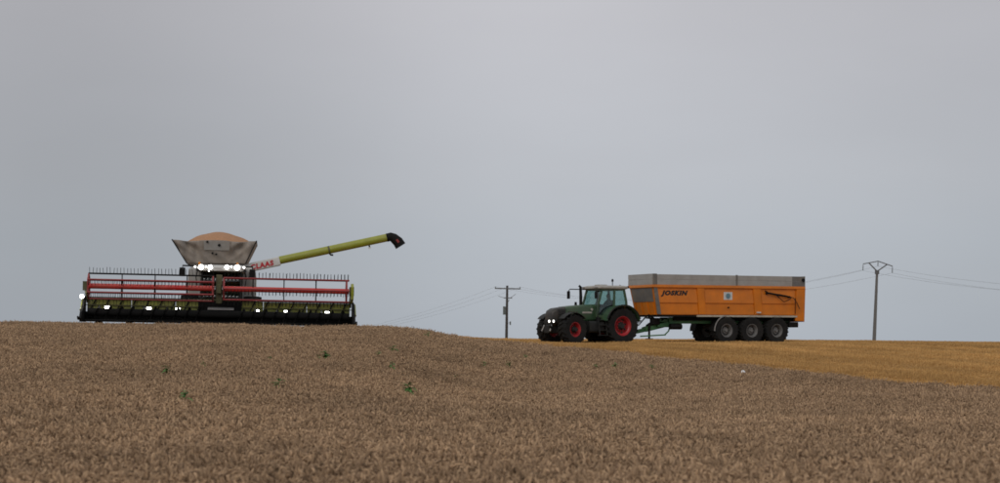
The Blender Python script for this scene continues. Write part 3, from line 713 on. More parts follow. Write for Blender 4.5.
# ---- unloading auger swung out
ya = 4.35
A0, A1, A2 = CL(247, 268.3, ya), CL(278.5, 260.6, ya), CL(389, 237.2, ya)
A0, A1, A2 = Vector((A0.x, ya, A0.z)), Vector((A1.x, ya, A1.z)), Vector((A2.x, ya, A2.z))
ax = (A2 - A0).normalized()
AU = MB().cyl(A1, A2, .185, n=22).build('unloading_auger', M['combine_green'], CB, smooth=True)
upv = Vector((0, 1, 0)).cross(ax) * -1
if upv.z < 0: upv = -upv
root = MB()
rings = []
for t, hgt, dp in ((-.35, .17, .17), (.25, .20, .2), ((A1 - A0).length + .05, .205, .205)):
    c = A0 + ax * t; rings.append([c + upv * (zz) + Vector((0, yy, 0)) for yy, zz in rrect(0, 0, dp * 2, hgt * 2, .05)])
root.loft(rings).build('auger_root', M['combine_white'], AU, smooth=True)
MB().tube([A0 + ax * .1 - Vector((0, 0, .05)), A0 - ax * .25 - Vector((0, 0, .35)), A0 - ax * .3 - Vector((0, 0, 1.2))], .24, 16).build('auger_elbow', M['combine_grey'], AU, smooth=True)
cm = CL(329, 250, ya); cm = A0 + ax * (Vector((cm.x, ya, cm.z)) - A0).dot(ax)
MB().cyl(cm - ax * .04, cm + ax * .04, .205, n=22).build('auger_clamp', M['dark_olive'], AU, smooth=True)
q = cm - upv * .21; MB().beam(q + ax * .0, q + ax * .14 - upv * .05, .08, .08).build('clamp_latch', M['bare_black'], AU)
lp = CL(369, 244.6, ya); lp = A0 + ax * (Vector((lp.x, ya, lp.z)) - A0).dot(ax)
MB().cyl(lp - upv * .16, lp - upv * .27, .035, n=10).build('lamp_stalk', M['bare_black'], AU); MB().cyl(lp - upv * .27, lp - upv * .33, .06, n=12).build('auger_lamp', M['lamp_off'], AU, smooth=True)
s1, s2, s3 = CL(393.5, 237.9, ya), CL(398.5, 241.6, ya), CL(401.8, 246.2, ya)
sp = [A2 - ax * .12, A2 + ax * .08, Vector((s1.x, ya, s1.z)), Vector((s2.x - .03, ya, s2.z)), Vector((s3.x - .05, ya, s3.z))]
MB().tube(sp, [.195, .205, .225, .25, .26], 18).build('spout', M['bare_black'], AU, smooth=True)
c = sp[3] + Vector((-.02, -.256, .02)); MB().beam(c - Vector((.06, 0, -.07)), c + Vector((.05, 0, -.07)), .012, .10, (.4, 0, .6)).build('spout_mark', M['bar_red'], AU)
tx = text_mesh('CLAAS', 1, 0.12, .055, .004)
t0 = CL(251, 269.4, ya - .21); t0 = A0 + ax * ((Vector((t0.x, ya, t0.z)) - A0).dot(ax)) - upv * .135
fit_text(tx, AU, M['letter_red'], t0 + Vector((0, -.215, 0)), ax, upv, 1.08, .25)
# ---- grain heaped in the tank
b = MB(); rings = []
pk = CL(216, 231.8, 5.9); hz = pl.z - .06
for k in range(15):
    t = k / 14; rings.append([])
    for j in range(40):
        a = 2 * math.pi * j / 40
        rx, ry = 1.70 * (1 - t) , 2.05 * (1 - t)
        zz = hz + (pk.z - hz) * (1 - (1 - t) ** 1.65) + (.03 * math.sin(5 * a + 9 * t) + .02 * math.sin(11 * a - 7 * t)) * (1 - t)
        rings[-1].append((-.22 + rx * math.cos(a) + .004 * j % .01, 5.95 + ry * math.sin(a), zz))
b.loft(rings)
M['grain'] = material('grain', (.39, .205, .105), .9, var=.35, scale=26, bump=1.0)
gh = b.build('grain_heap', M['grain'], None, smooth=True)
gh.location, gh.rotation_euler = CB.location, CB.rotation_euler
tag(gh, 'heap of orange-tan grain mounded in the open tank', 'grain', kind='stuff')

# ================================================================== TRACTOR
# own axes: -X is forward, -Y the near side, origin on the ground under the rear axle
txw, tyw = 5.93, 102.7
TR_ = thing('tractor', 'dark green tractor with red wheel rims and lit headlights hitched to the orange trailer', 'tractor', (txw, tyw, gz(txw, tyw) + .01), (0, 0, R_(31)))
WB = 3.1
rt = tyre_mesh(.985, .68, .52, 20, .075); rrm = rim_mesh(.52, .68, -.03); rhb = hub_mesh(.19, -.10, -.24, 10, .225); rsl = slot_mesh(.52, -.03)
ft = tyre_mesh(.79, .64, .38, 18, .065); frm = rim_mesh(.38, .64, .0); fhb = hub_mesh(.15, -.13, -.33, 10, .17); fsl = slot_mesh(.38, .0)
wm = (M['rubber'], M['red_rim'], M['dark_trim'])
wheel(TR_, (0, -.99, .975), rt, rrm, rhb, wm, 0, .1, rsl); wheel(TR_, (0, .99, .975), rt, rrm, rhb, wm, math.pi, .2, rsl)
wheel(TR_, (-WB, -1.04, .785), ft, frm, fhb, wm, R_(9), .3, fsl); wheel(TR_, (-WB, 1.04, .785), ft, frm, fhb, wm, math.pi + R_(9), .5, fsl)
b = MB(); b.box(-3.3, .35, -.30, .30, .62, 1.12); b.box(-.25, .25, -.75, .75, .72, 1.16); b.box(-WB - .16, -WB + .16, -.78, .78, .58, .86); b.box(-.6, .5, -.5, .5, 1.1, 1.5); b.build('chassis', M['dark_trim'], TR_, bevel=.03)
# bonnet
def hood_ring(x, w_, zb, zt): return [(x, a, c) for a, c in rrect(0, (zb + zt) / 2, w_, zt - zb, .16, 5)]
HOOD = MB().loft([hood_ring(x, w_, zb, zt) for x, w_, zb, zt in ((-3.10, .86, 1.12, 2.00), (-2.6, .90, 1.15, 2.06), (-1.9, .96, 1.2, 2.11), (-1.22, 1.02, 1.25, 2.14))]).build('bonnet', M['tractor_green'], TR_, smooth=True)
GR = MB().loft([hood_ring(x, w_, zb, zt) for x, w_, zb, zt in ((-3.95, .60, 1.02, 1.62), (-3.86, .74, .98, 1.80), (-3.62, .82, 1.0, 1.92), (-3.11, .84, 1.10, 1.985))]).build('nose_grille', M['grille_black'], TR_, smooth=True)
for k in range(7):
    z = 1.30 + k * .085
    MB().box(-3.60, -3.15, -.437, -.415, z, z + .03).build('grille_slat', M['dark_trim'], GR)
b = MB()
for k in range(5): b.box(-2.95 + k * .16, -2.86 + k * .16, -.462, -.44, 1.35, 1.75)
b.build('side_vent', M['grille_black'], HOOD)
MB().box(-2.1, -1.5, -.515, -.49, 1.65, 1.74).build('bonnet_stripe', M['cab_white'], HOOD)
MB().cyl((-1.52, -.56, 1.86), (-1.52, -.52, 1.86), .07, n=12).build('side_badge', M['cab_white'], HOOD, smooth=True)
for px in (549.3, 553.7):
    p = local_hit(TR_, px, 321.3, 0, -3.99)
    MB().cyl((-3.985, p.y, p.z), (-4.012, p.y, p.z), .066, n=14).build('headlight', M['head_lit'], TR_, smooth=True)
    MB().cyl((-3.85, p.y, p.z), (-3.984, p.y, p.z), .10, n=14).build('headlight_housing', M['dark_trim'], TR_, smooth=True)
MB().box(-3.98, -3.7, -.36, .36, 1.06, 1.30).build('bumper', M['dark_trim'], TR_, bevel=.03)
# front linkage and axle
b = MB(); b.box(-4.05, -3.4, -.24, .24, .60, 1.02); b.build('front_carrier', M['dark_trim'], TR_, bevel=.03)
for sg in (-1, 1):
    MB().beam((-3.9, sg * .36, .72), (-4.12, sg * .42, 1.02), .07, .12).build('lift_arm', M['dark_trim'], TR_, bevel=.01)
    MB().cyl((-3.95, sg * .34, 1.02), (-4.08, sg * .40, .70), .045).build('lift_ram', M['steel'], TR_, smooth=True)
    MB().arc(-WB, .785, .87, 40, 140, sg * 1.04 - .28, sg * 1.04 + .28, .025).build('front_mudguard', M['dark_trim'], TR_, smooth=True)
    MB().tube([(-WB, sg * .62, .75), (-WB + .1, sg * .62, 1.5), (-WB, sg * .9, 1.585)], .03, 8).build('mudguard_stay', M['dark_trim'], TR_, smooth=True)
    MB().cyl((-WB + .25, sg * .3, .85), (-WB + .25, sg * .72, .78), .04).build('steering_ram', M['steel'], TR_, smooth=True)
# cab
CABF = MB()
A, Bp, C_, D_ = (-1.28, .74, 1.48), (-.42, .84, 1.30), (.62, .80, 1.75), None
ZT = 2.93
for sg in (-1, 1):
    CABF.tube([(-1.30, sg * .70, 1.45), (-1.22, sg * .74, 2.2), (-1.00, sg * .72, ZT)], .068, 8)
    CABF.tube([(-.30, sg * .80, 1.30), (-.28, sg * .82, 2.2), (-.22, sg * .76, ZT)], .068, 8)
    CABF.tube([(.58, sg * .78, 1.80), (.54, sg * .78, 2.3), (.42, sg * .74, ZT)], .068, 8)
    CABF.beam((-1.05, sg * .72, ZT), (.45, sg * .74, ZT), .08, .09)
    CABF.beam((-1.28, sg * .72, 1.52), (-.3, sg * .8, 1.36), .07, .12); CABF.beam((-.3, sg * .80, 1.98), (.58, sg * .78, 2.04), .06, .10)
for x, z in ((-1.02, ZT), (.44, ZT), (.58, 1.95), (-1.27, 2.05)): CABF.beam((x, -.74, z), (x, .74, z), .07, .09)
CF = CABF.build('cab_frame', M['tractor_green'], TR_, smooth=True)
b = MB(); b.box(-1.25, .6, -.72, .72, 1.3, 1.52); b.build('cab_floor', M['dark_trim'], TR_, bevel=.04)
for sg in (-1, 1):
    for nm, P in (('door_glass', [(-1.22, .735, 1.56), (-.36, .81, 1.42), (-.29, .80, 2.88), (-.98, .735, 2.88)]), ('quarter_glass', [(-.23, .80, 2.05), (.52, .79, 2.11), (.38, .755, 2.88), (-.17, .775, 2.88)])):
        q = MB().hexa([(x, sg * (y - .006), z) for x, y, z in P] + [(x, sg * (y + .006), z) for x, y, z in P]); q.build(nm, M['tint_glass'], CF)
q = MB(); P = [(-1.285, -.68, 2.1), (-1.285, .68, 2.1), (-1.03, .67, 2.88), (-1.03, -.67, 2.88)]; q.hexa(P + [(x + .012, y, z) for x, y, z in P]); q.build('windscreen', M['tint_glass'], CF)
q = MB(); P = [(.57, -.70, 2.02), (.57, .70, 2.02), (.45, .68, 2.88), (.45, -.68, 2.88)]; q.hexa(P + [(x + .012, y, z) for x, y, z in P]); q.build('rear_glass', M['tint_glass'], CF)
RF = MB().loft([[(x, y, z) for x, y in rrect(xc, 0, l_, w_, .2)] for z, xc, l_, w_ in ((2.955, -.28, 1.72, 1.62), (3.0, -.30, 1.98, 1.76), (3.09, -.30, 1.98, 1.76), (3.155, -.26, 1.6, 1.45))]).build('roof', M['cab_white'], TR_, smooth=True)
for y in (-.62, .62):
    MB().box(-1.34, -1.24, y - .10, y + .10, 3.0, 3.09).build('roof_lamp', M['steel'], RF, bevel=.01)
    MB().box(.70, .78, y - .09, y + .09, 3.02, 3.13).build('rear_work_lamp', M['dark_trim'], RF, bevel=.01)
MB().loft([[(x, y, z) for x, y in rrect(-.75, -.25, .5, .6, .1)] for z in (3.15, 3.20)]).build('roof_hatch', M['cab_white'], RF, smooth=True)
p = local_hit(TR_, 612.5, 281.2, 1, -.45)
b = MB().cyl((p.x, -.45, 3.1), (p.x, -.45, p.z - .02), .022, n=8); b.build('beacon_post', M['bare_black'], RF)
MB().tube([(p.x, -.45, p.z - .03), (p.x, -.45, p.z + .06), (p.x, -.45, p.z + .12)], [.055, .06, .03], 12).build('beacon', M['bare_black'], RF, smooth=True)
p2 = local_hit(TR_, 619.5, 286.3, 1, -.5); MB().tube([(.62, -.5, 3.07), (p2.x, -.5, p2.z), (p2.x + .04, -.5, p2.z + .06)], [.02, .02, .05], 8).build('rear_antenna', M['steel'], RF, smooth=True)
# mirrors: near side sits low against the cab, far side swings out over the bonnet on a long arm
m1, m2 = local_hit(TR_, 568.6, 294.8, 1, 1.35), local_hit(TR_, 580, 289.5, 1, .78)
MB().tube([(-1.0, .74, m2.z), (m1.x + .05, 1.3, m2.z + .02), (m1.x, 1.35, m1.z + .2)], .026, 8).build('mirror_arm', M['bare_black'], TR_, smooth=True)
MB().box(m1.x - .05, m1.x + .04, 1.24, 1.46, m1.z - .22, m1.z + .2).build('mirror', M['bare_black'], TR_, bevel=.03)
n1 = local_hit(TR_, 596, 294.5, 1, -1.02)
MB().tube([(-.98, -.74, 2.86), (n1.x, -1.02, 2.84), (n1.x, -1.02, n1.z)], .024, 8).build('mirror_arm', M['bare_black'], TR_, smooth=True)
MB().box(n1.x - .05, n1.x + .04, -1.12, -.93, n1.z - .22, n1.z + .16).build('mirror', M['bare_black'], TR_, bevel=.03)
MB().tube([(-1.35, .80, 1.7), (-1.33, .82, 2.6), (-1.34, .84, 3.10), (-1.42, .86, 3.16)], [.085, .085, .07, .065], 12).build('exhaust', M['bare_black'], TR_, smooth=True)
MB().cyl((-2.0, .30, 2.08), (-2.0, .30, 2.27), .075, .06, 12).build('air_intake', M['bare_black'], TR_, smooth=True)
# fenders, tank, steps
for sg in (-1, 1):
    y0, y1 = sorted((sg * .58, sg * 1.33))
    F = MB().arc(0, .975, 1.08, 15, 165, y0, y1, .05, 18).build('rear_fender', M['tractor_green'] if sg else None, TR_, smooth=True)
    yi0, yi1 = sorted((sg * .56, sg * .62))
    poly = [(1.07 * math.cos(R_(a)), .94 + 1.07 * math.sin(R_(a))) for a in range(15, 170, 10)] + [(-.75, 1.25), (.7, 1.25)]
    MB().prism(poly, yi0, yi1).build('fender_side', M['tractor_green'], F)
    y0, y1 = sorted((sg * 1.31, sg * 1.40)); MB().arc(0, .975, 1.11, 20, 160, y0, y1, .04, 18).build('fender_lip', M['dark_trim'], F, smooth=True)
    MB().box(.86, .95, sg * 1.0 - .12, sg * 1.0 + .12, 1.62, 1.74).build('tail_lamp', M['letter_red'], F, bevel=.01)
b = MB(); b.loft([[(x, y - .72, z) for y, z in rrect(0, .93, .5, .62, .12)] for x in (-1.95, -1.02)]); b.build('fuel_tank', M['dark_trim'], TR_, smooth=True)
b = MB(); b.loft([[(x, y + .72, z) for y, z in rrect(0, .93, .5, .62, .12)] for x in (-1.95, -1.02)]); b.build('battery_box', M['dark_trim'], TR_, smooth=True)
for k in range(4): MB().box(-1.42, -.98, -1.20 + k * .045, -.92 + k * .045, .46 + k * .27, .50 + k * .27).build('step', M['dark_trim'], TR_, bevel=.008)
for x in (-1.44, -.96): MB().beam((x, -1.19, .45), (x, -.98, 1.50), .03, .09).build('step_rail', M['dark_trim'], TR_)
MB().tube([(-1.35, -.82, 1.45), (-1.40, -.90, 1.8), (-1.28, -.82, 2.15)], .018, 6).build('grab_rail', M['dark_trim'], TR_, smooth=True)
# inside: seat and steering wheel
b = MB(); b.box(-.40, .12, -.26, .26, 1.62, 1.82); b.box(.02, .17, -.26, .26, 1.82, 2.38); b.box(-.3, .05, -.2, .2, 1.50, 1.63); b.build('driver_seat', M['dark_trim'], TR_, bevel=.05)
b = MB(); b.tube([(-1.12, 0, 1.5), (-.86, 0, 2.10)], .06, 10); b.tube([(-.84 + .07 * math.sin(t), .20 * math.cos(t), 2.13 + .16 * math.sin(t)) for t in np.linspace(0, 2 * math.pi, 19)], .018, 6); b.beam((-.84, -.2, 2.13), (-.84, .2, 2.13), .03, .02); b.build('steering_wheel', M['dark_trim'], TR_, smooth=True)
b = MB(); b.box(-1.26, -1.1, -.45, .45, 1.75, 2.08); b.build('dashboard', M['dark_trim'], TR_, bevel=.04)
# rear hitch
b = MB(); b.box(.3, .62, -.22, .22, .42, .95); b.box(.6, .92, -.06, .06, .48, .56); b.build('tow_hitch', M['bare_black'], TR_, bevel=.02)
for sg in (-1, 1): MB().beam((.3, sg * .45, .75), (1.05, sg * .5, .70), .06, .09).build('rear_lift_arm', M['bare_black'], TR_)

# ---- driver, seated, hands on the wheel
def body_mesh():
    b = MB()
    ring = lambda cx, cz, ry, rx, yc=0, n=16: [(cx + rx * math.cos(2 * math.pi * k / n), yc + ry * math.sin(2 * math.pi * k / n), cz) for k in range(n)]
    b.loft([ring(-.13, 1.84, .17, .13), ring(-.10, 1.95, .185, .135), ring(-.08, 2.12, .185, .125), ring(-.07, 2.28, .21, .125), ring(-.07, 2.36, .20, .10), ring(-.08, 2.41, .10, .075), ring(-.09, 2.50, .062, .062)])
    b.loft([ring(-.105, 2.47, .05, .06), ring(-.11, 2.52, .066, .082), ring(-.105, 2.59, .076, .098), ring(-.10, 2.65, .075, .096), ring(-.095, 2.70, .055, .072), ring(-.095, 2.725, .02, .03)])
    b.tube([(-.19, 0, 2.62), (-.225, 0, 2.585), (-.20, 0, 2.57)], [.012, .02, .014], 8)          # nose
    for sg in (-1, 1):
        b.tube([(-.09, sg * .075, 2.61), (-.085, sg * .092, 2.60), (-.09, sg * .08, 2.57)], [.014, .02, .012], 6)   # ear
        b.tube([(-.07, sg * .19, 2.32), (-.16, sg * .27, 2.17), (-.27, sg * .28, 2.06), (-.52, sg * .24, 2.09), (-.70, sg * .20, 2.12)], [.075, .06, .052, .045, .033], 10)
        b.tube([(-.70, sg * .20, 2.12), (-.75, sg * .20, 2.13), (-.80, sg * .20, 2.135)], [.033, .042, .036], 8)     # palm
        for k in range(4):
            z = 2.095 + k * .022; L_ = (.045, .055, .058, .05)[k]
            b.tube([(-.79, sg * .205, z), (-.79 - L_ * .7, sg * .215, z + .01), (-.80 - L_, sg * .195, z + .012), (-.80 - L_ * .7, sg * .175, z + .008)], .0105, 6)
        b.tube([(-.75, sg * .18, 2.15), (-.80, sg * .165, 2.165), (-.84, sg * .18, 2.165)], .012, 6)
        b.tube([(-.13, sg * .09, 1.88), (-.38, sg * .13, 1.90), (-.60, sg * .15, 1.88), (-.66, sg * .15, 1.72), (-.70, sg * .15, 1.58)], [.095, .085, .068, .055, .042], 10)
        b.tube([(-.68, sg * .15, 1.57), (-.78, sg * .16, 1.56), (-.88, sg * .17, 1.555)], [.045, .048, .03], 8)
    return b
mp_ = bpy.data.materials.new('driver_cloth_skin'); mp_.use_nodes = True
n, l = mp_.node_tree.nodes, mp_.node_tree.links
tcn = n.new('ShaderNodeTexCoord'); sx = n.new('ShaderNodeSeparateXYZ'); l.new(tcn.outputs['Object'], sx.inputs[0])
r1 = n.new('ShaderNodeValToRGB'); r1.color_ramp.interpolation = 'CONSTANT'
mrz = n.new('ShaderNodeMapRange'); l.new(sx.outputs['Z'], mrz.inputs[0]); mrz.inputs[1].default_value, mrz.inputs[2].default_value = 1.5, 2.75
l.new(mrz.outputs[0], r1.inputs[0])
E = r1.color_ramp.elements; E[0].color = (.03, .035, .05, 1); E[1].position = .75; E[1].color = (.36, .20, .14, 1)
for p_, c_ in ((.30, (.05, .055, .06, 1)), (.935, (.03, .02, .014, 1))): e = E.new(p_); e.color = c_
l.new(r1.outputs[0], n['Principled BSDF'].inputs['Base Color']); n['Principled BSDF'].inputs['Roughness'].default_value = .8
dr = body_mesh().build('person', mp_, None, smooth=True)
dr.location, dr.rotation_euler = TR_.location, TR_.rotation_euler
rm_ = dr.modifiers.new('fuse', 'REMESH'); rm_.mode = 'VOXEL'; rm_.voxel_size = .011; rm_.use_smooth_shade = True
tag(dr, 'person in a dark jacket seated at the wheel inside the tractor cab', 'person')

# ================================================================== TRAILER
# own axes: -X forward, -Y near side, origin on the ground under the middle axle
trx, try_ = (740 - CX) / FPX * 106.0, 106.0
TL_ = thing('tipping_trailer', 'orange three-axle tipping trailer with grey boards on top behind the tractor', 'trailer', (trx, try_, gz(trx, try_) + .01), (0, 0, R_(26)))
YN, YB = 1.25, 1.15                            # half widths at the top and bottom of the box
def T(px, py, y=-YN): return local_hit(TL_, px, py, 1, y)
zt = T(700, 285.6).z; zb = T(700, 315.0, -YB).z; zm = T(700, 303.6, -1.2).z; zbt = T(700, 274.6).z
xft, xfb = T(653, 286).x, T(658.5, 314).x
xr = T(804.3, 300).x
tt = tyre_mesh(.75, .56, .36, 22, .03, slant=.2); trm = rim_mesh(.36, .56, -.02); thb = hub_mesh(.10, -.08, -.19, 8, .14); tsl = slot_mesh(.36, -.02, 10)
wm = (M['rubber'], M['grey_rim'], M['grey_rim'])
for x in (-1.65, 0, 1.65):
    MB().cyl((x, -.95, .74), (x, .95, .74), .075, n=12).build('axle', M['bare_black'], TL_, smooth=True)
    for sg in (-1, 1): wheel(TL_, (x, sg * .99, .74), tt, trm, thb, wm, 0 if sg < 0 else math.pi, x, tsl)
for sg in (-1, 1):
    s = lambda y: sg * y
    def slab(name, P, t, m, bevel=.012, sg=sg):   # panel on the side: corners (x, z), lying on the sloping wall, t = how proud
        wy = lambda z: YB + (YN - YB) * (z - zb) / (zt - zb)
        q = MB().hexa([(x, sg * (wy(z) - .02), z) for x, z in P] + [(x, sg * (wy(z) + t), z) for x, z in P]); return q.build(name, m, TL_, bevel=bevel)
    wallp = [(xfb, zb), (xr, zb), (xr, zt), (xft, zt)]
    q = MB().hexa([(x, sg * ((YB if z == zb else YN) - .06), z) for x, z in wallp] + [(x, sg * (YB if z == zb else YN), z) for x, z in wallp]); q.build('side_wall', M['trailer_orange'], TL_)
    xs = lambda px, py: T(px, py, -1.22).x
    k1a, k1b, k2a, k2b = T(696.5, 290).x, T(703.5, 290).x, T(752.5, 290).x, T(760, 290).x
    lean = .20
    def lx(x, z): return x + lean * (zt - z) / (zt - zb)
    for a, c in ((k1a, k1b), (k2a, k2b)):
        slab('side_rib', [(lx(a, zb), zb + .02), (lx(c, zb), zb + .02), (lx(c, zt), zt - .12), (lx(a, zt), zt - .12)], .075, M['trailer_orange'], .02)
    spans = ((xft + .12, k1a - .02, True), (k1b + .02, k2a - .02, False), (k2b + .02, T(795, 290).x, False))
    for i, (a, c, first) in enumerate(spans):
        la = (lambda z, a=a: a + (xfb - xft) * (zt - z) / (zt - zb)) if i == 0 else (lambda z, a=a: lx(a, z))
        lc = (lambda z, c=c: lx(c, z)) if i < 2 else (lambda z, c=c: c)
        z1, z2, z3, z4 = zb + .03, zm - .03, zm + .03, zt - .20
        wy = lambda z: YB + (YN - YB) * (z - zb) / (zt - zb)
        # upper panel leans out to a lip at its foot, lower panel sits behind it
        up = [(la(z3), z3), (lc(z3), z3), (lc(z4), z4), (la(z4), z4)]
        q = MB().hexa([(x, sg * (wy(z) - .02), z) for x, z in up] + [(x, sg * (wy(z) + (.055 if z == z3 else .012)), z) for x, z in up]); q.build('side_panel', M['trailer_orange'], TL_, bevel=.01)
        lo_ = [(la(z1), z1), (lc(z1), z1), (lc(z2), z2), (la(z2), z2)]
        q = MB().hexa([(x, sg * (wy(z) - .02), z) for x, z in lo_] + [(x, sg * (wy(z) + (.03 if z == z1 else .008)), z) for x, z in lo_]); q.build('side_panel', M['trailer_orange'], TL_, bevel=.01)
    MB().box(xft - .05, xr, min(s(YN - .04), s(YN + .10)), max(s(YN - .04), s(YN + .10)), zt - .13, zt + .02).build('top_rail', M['trailer_orange'], TL_, bevel=.02)
    x5, x6 = T(697, 314, -1.2).x, T(797, 314, -1.2).x
    MB().box(x5, x6, min(s(YB - .02), s(YB + .09)), max(s(YB - .02), s(YB + .09)), zb - .11, zb - .01).build('bottom_rail', M['rail_pale'], TL_, bevel=.01)
    # rear post with the drop at the tail
    x7 = T(796, 300).x
    slab('rear_post', [(x7, T(797, 321).z), (xr, T(797, 321).z - .02), (xr, zt - .10), (x7, zt - .10)], .085, M['trailer_orange'], .02)
    # grey corner post at the front
    slab('front_post', [(xfb - .02, zb + .02), (xfb + .20, zb + .02), (xft + .24, zt - .10), (xft + .02, zt - .10)], .07, M['post_grey'], .02)
    # grey extension boards
    xa, xm, xe = xft - .02, T(736.5, 280).x, T(792, 280).x
    y0, y1 = sorted((s(YN - .02), s(YN + .035)))
    for c0, c1, zz in ((xa + .26, xm - .05, zbt), (xm + .05, xe, zbt), (xe + .02, xr + .02, zbt)):
        dark = c0 > xe
        nb = 2
        for j in range(nb):
            h0 = zt + .025 + (zz - zt - .03) * j / nb; h1 = zt + .025 + (zz - zt - .03) * (j + 1) / nb - .012
            MB().box(c0, c1, y0, y1, h0, h1).build('extension_board', M['post_grey'] if dark else M['board_grey'], TL_, bevel=.008)
    for c0, c1 in ((xa, xa + .24), (xm - .045, xm + .045)):
        MB().box(c0, c1, min(s(YN - .03), s(YN + .06)), max(s(YN - .03), s(YN + .06)), zt + .022, zbt + .015).build('board_post', M['post_grey'], TL_, bevel=.01)
    MB().cyl((xr - .12, s(YN + .05), zbt - .22), (xr - .12, s(YN + .11), zbt - .22), .10, n=14).build('sheet_pulley', M['bare_black'], TL_, smooth=True)
    # mudguards
    for x in (-1.65, 0, 1.65):
        y0, y1 = sorted((s(.72), s(1.24)))
        MB().arc(x, .74, .79, 62, 118, y0, y1, .02).build('mudguard', M['bare_black'], TL_, smooth=True)
    y0, y1 = sorted((s(.72), s(1.24))); MB().arc(-1.65, .74, .80, 118, 182, y0, y1, .02).build('front_mudguard', M['bare_black'], TL_, smooth=True)
    y0, y1 = sorted((s(1.24), s(1.28))); MB().arc(-1.65, .74, .79, 95, 182, y0, y1, .055).build('mudguard_edge', M['steel'], TL_, smooth=True)
    MB().box(-4.9, 3.0, min(s(.36), s(.52)), max(s(.36), s(.52)), 1.12, 1.46).build('chassis_rail', M['chassis_green'], TL_, bevel=.02)
# floor, front, tailgate
MB().box(xfb, xr, -YB + .03, YB - .03, zb - .10, zb).build('box_floor', M['bare_black'], TL_)
b = MB(); b.box(-4.7, 3.1, -.68, -.54, 1.28, zb - .12); b.box(-4.7, 3.1, .54, .68, 1.28, zb - .12); b.build('cross_bearers', M['bare_black'], TL_)
q = MB().hexa([(xfb - .02, -YB, zb), (xfb - .02, YB, zb), (xfb + .05, YB, zb), (xfb + .05, -YB, zb), (xft - .02, -YN, zt), (xft - .02, YN, zt), (xft + .05, YN, zt), (xft + .05, -YN, zt)]); q.build('front_wall', M['trailer_orange'], TL_)
def front(y, z, t): return (xfb - .02 + (xft - xfb) * (z - zb) / (zt - zb) - t, y, z)
zg = T(640, 302, 0).z
P = [(-1.05, zg), (1.08, zg), (1.14, zt - .16), (-1.12, zt - .16)]
MB().hexa([front(y, z, -.01) for y, z in P] + [front(y, z, .03) for y, z in P]).build('front_grey_panel', M['post_grey'], TL_, bevel=.01)
for y in (-.95, -.32, .32, .98):
    P = [(y - .04, zb + .02), (y + .04, zb + .02), (y + .04, zg - .02), (y - .04, zg - .02)]
    MB().hexa([front(y_, z, -.01) for y_, z in P] + [front(y_, z, .05) for y_, z in P]).build('front_rib', M['trailer_orange'], TL_)
MB().box(xft - .09, xft - .01, -YN - .08, YN + .08, zt - .13, zt + .018).build('front_top_rail', M['trailer_orange'], TL_, bevel=.02)
for j in range(2):
    h0 = zt + .022 + (zbt - zt) * j / 2
    MB().box(xft - .07, xft - .02, -YN - .03, YN + .06, h0, h0 + (zbt - zt) / 2 - .012).build('front_board', M['board_grey'], TL_, bevel=.008)
MB().hexa([(xr + .01, -YB, zb - .35), (xr + .08, -YB, zb - .35), (xr + .08, YB, zb - .35), (xr + .01, YB, zb - .35), (xr + .01, -YN, zt), (xr + .08, -YN, zt), (xr + .08, YN, zt), (xr + .01, YN, zt)]).build('tailgate', M['trailer_orange'], TL_, bevel=.01)
MB().box(xr + .01, xr + .06, -YN, YN, zt + .02, zbt).build('rear_board', M['board_grey'], TL_)
b = MB(); b.box(2.55, 3.15, -1.1, 1.1, .92, 1.22); b.build('rear_bumper', M['bare_black'], TL_, bevel=.02)
for y in (-.9, .9): MB().box(3.13, 3.18, y - .16, y + .16, 1.0, 1.14).build('tail_lamp', M['letter_red'], TL_)
# lettering and sticker on the near side
def near(px, py, off=.0):
    p = T(px, py, -YN - off); return p
wyN = lambda z: YB + (YN - YB) * (z - zb) / (zt - zb)
z3, z4 = zm + .03, zt - .20
def face_y(z): return -(wyN(z) + .055 + (.012 - .055) * (z - z3) / (z4 - z3))
pa, pc = T(661.2, 296.6, -1.28), T(688, 290.6, -1.28)
ez = Vector((0, face_y(pc.z) - face_y(pa.z), pc.z - pa.z))
tx = text_mesh('JOSKIN', 1, .28, .068, .003)
fit_text(tx, TL_, M['letter_black'], (pa.x, face_y(pa.z) - .008, pa.z), (1, 0, 0), ez, pc.x - pa.x, pc.z - pa.z)
sa, sb = T(724, 299.8, -1.28), T(732.6, 292.2, -1.28)
P = [(sa.x, sa.z), (sb.x, sa.z), (sb.x, sb.z), (sa.x, sb.z)]
ST = MB().hexa([(x, face_y(z) + .004, z) for x, z in P] + [(x, face_y(z) - .006, z) for x, z in P]).build('sticker', M['sticker_white'], TL_)
cx_, cz_ = (sa.x + sb.x) / 2, (sa.z + sb.z) / 2; b = MB()
b.lathe([(.14, 0), (.14, -.004), (.001, -.004)], 20, (cx_, face_y(cz_) - .018, cz_))
for k in range(8):
    a = R_(45 * k); b.beam((cx_ + .15 * math.cos(a), face_y(cz_ + .15 * math.sin(a)) - .012, cz_ + .15 * math.sin(a)), (cx_ + .20 * math.cos(a), face_y(cz_ + .2 * math.sin(a)) - .012, cz_ + .20 * math.sin(a)), .006, .03, (0, 1, 0))
b.build('sticker_emblem', M['sticker_blue'], ST)
MB().cyl((T(728.5, 307.6).x, -1.30, T(728.5, 307.6).z), (T(728.5, 307.6).x, -1.2, T(728.5, 307.6).z), .04, n=10).build('drain_plug', M['bare_black'], TL_)
p = T(758.5, 312.6); MB().box(p.x - .12, p.x + .12, -1.335, -1.22, p.z - .035, p.z + .035).build('side_reflector', M['sticker_white'], TL_, bevel=.01)
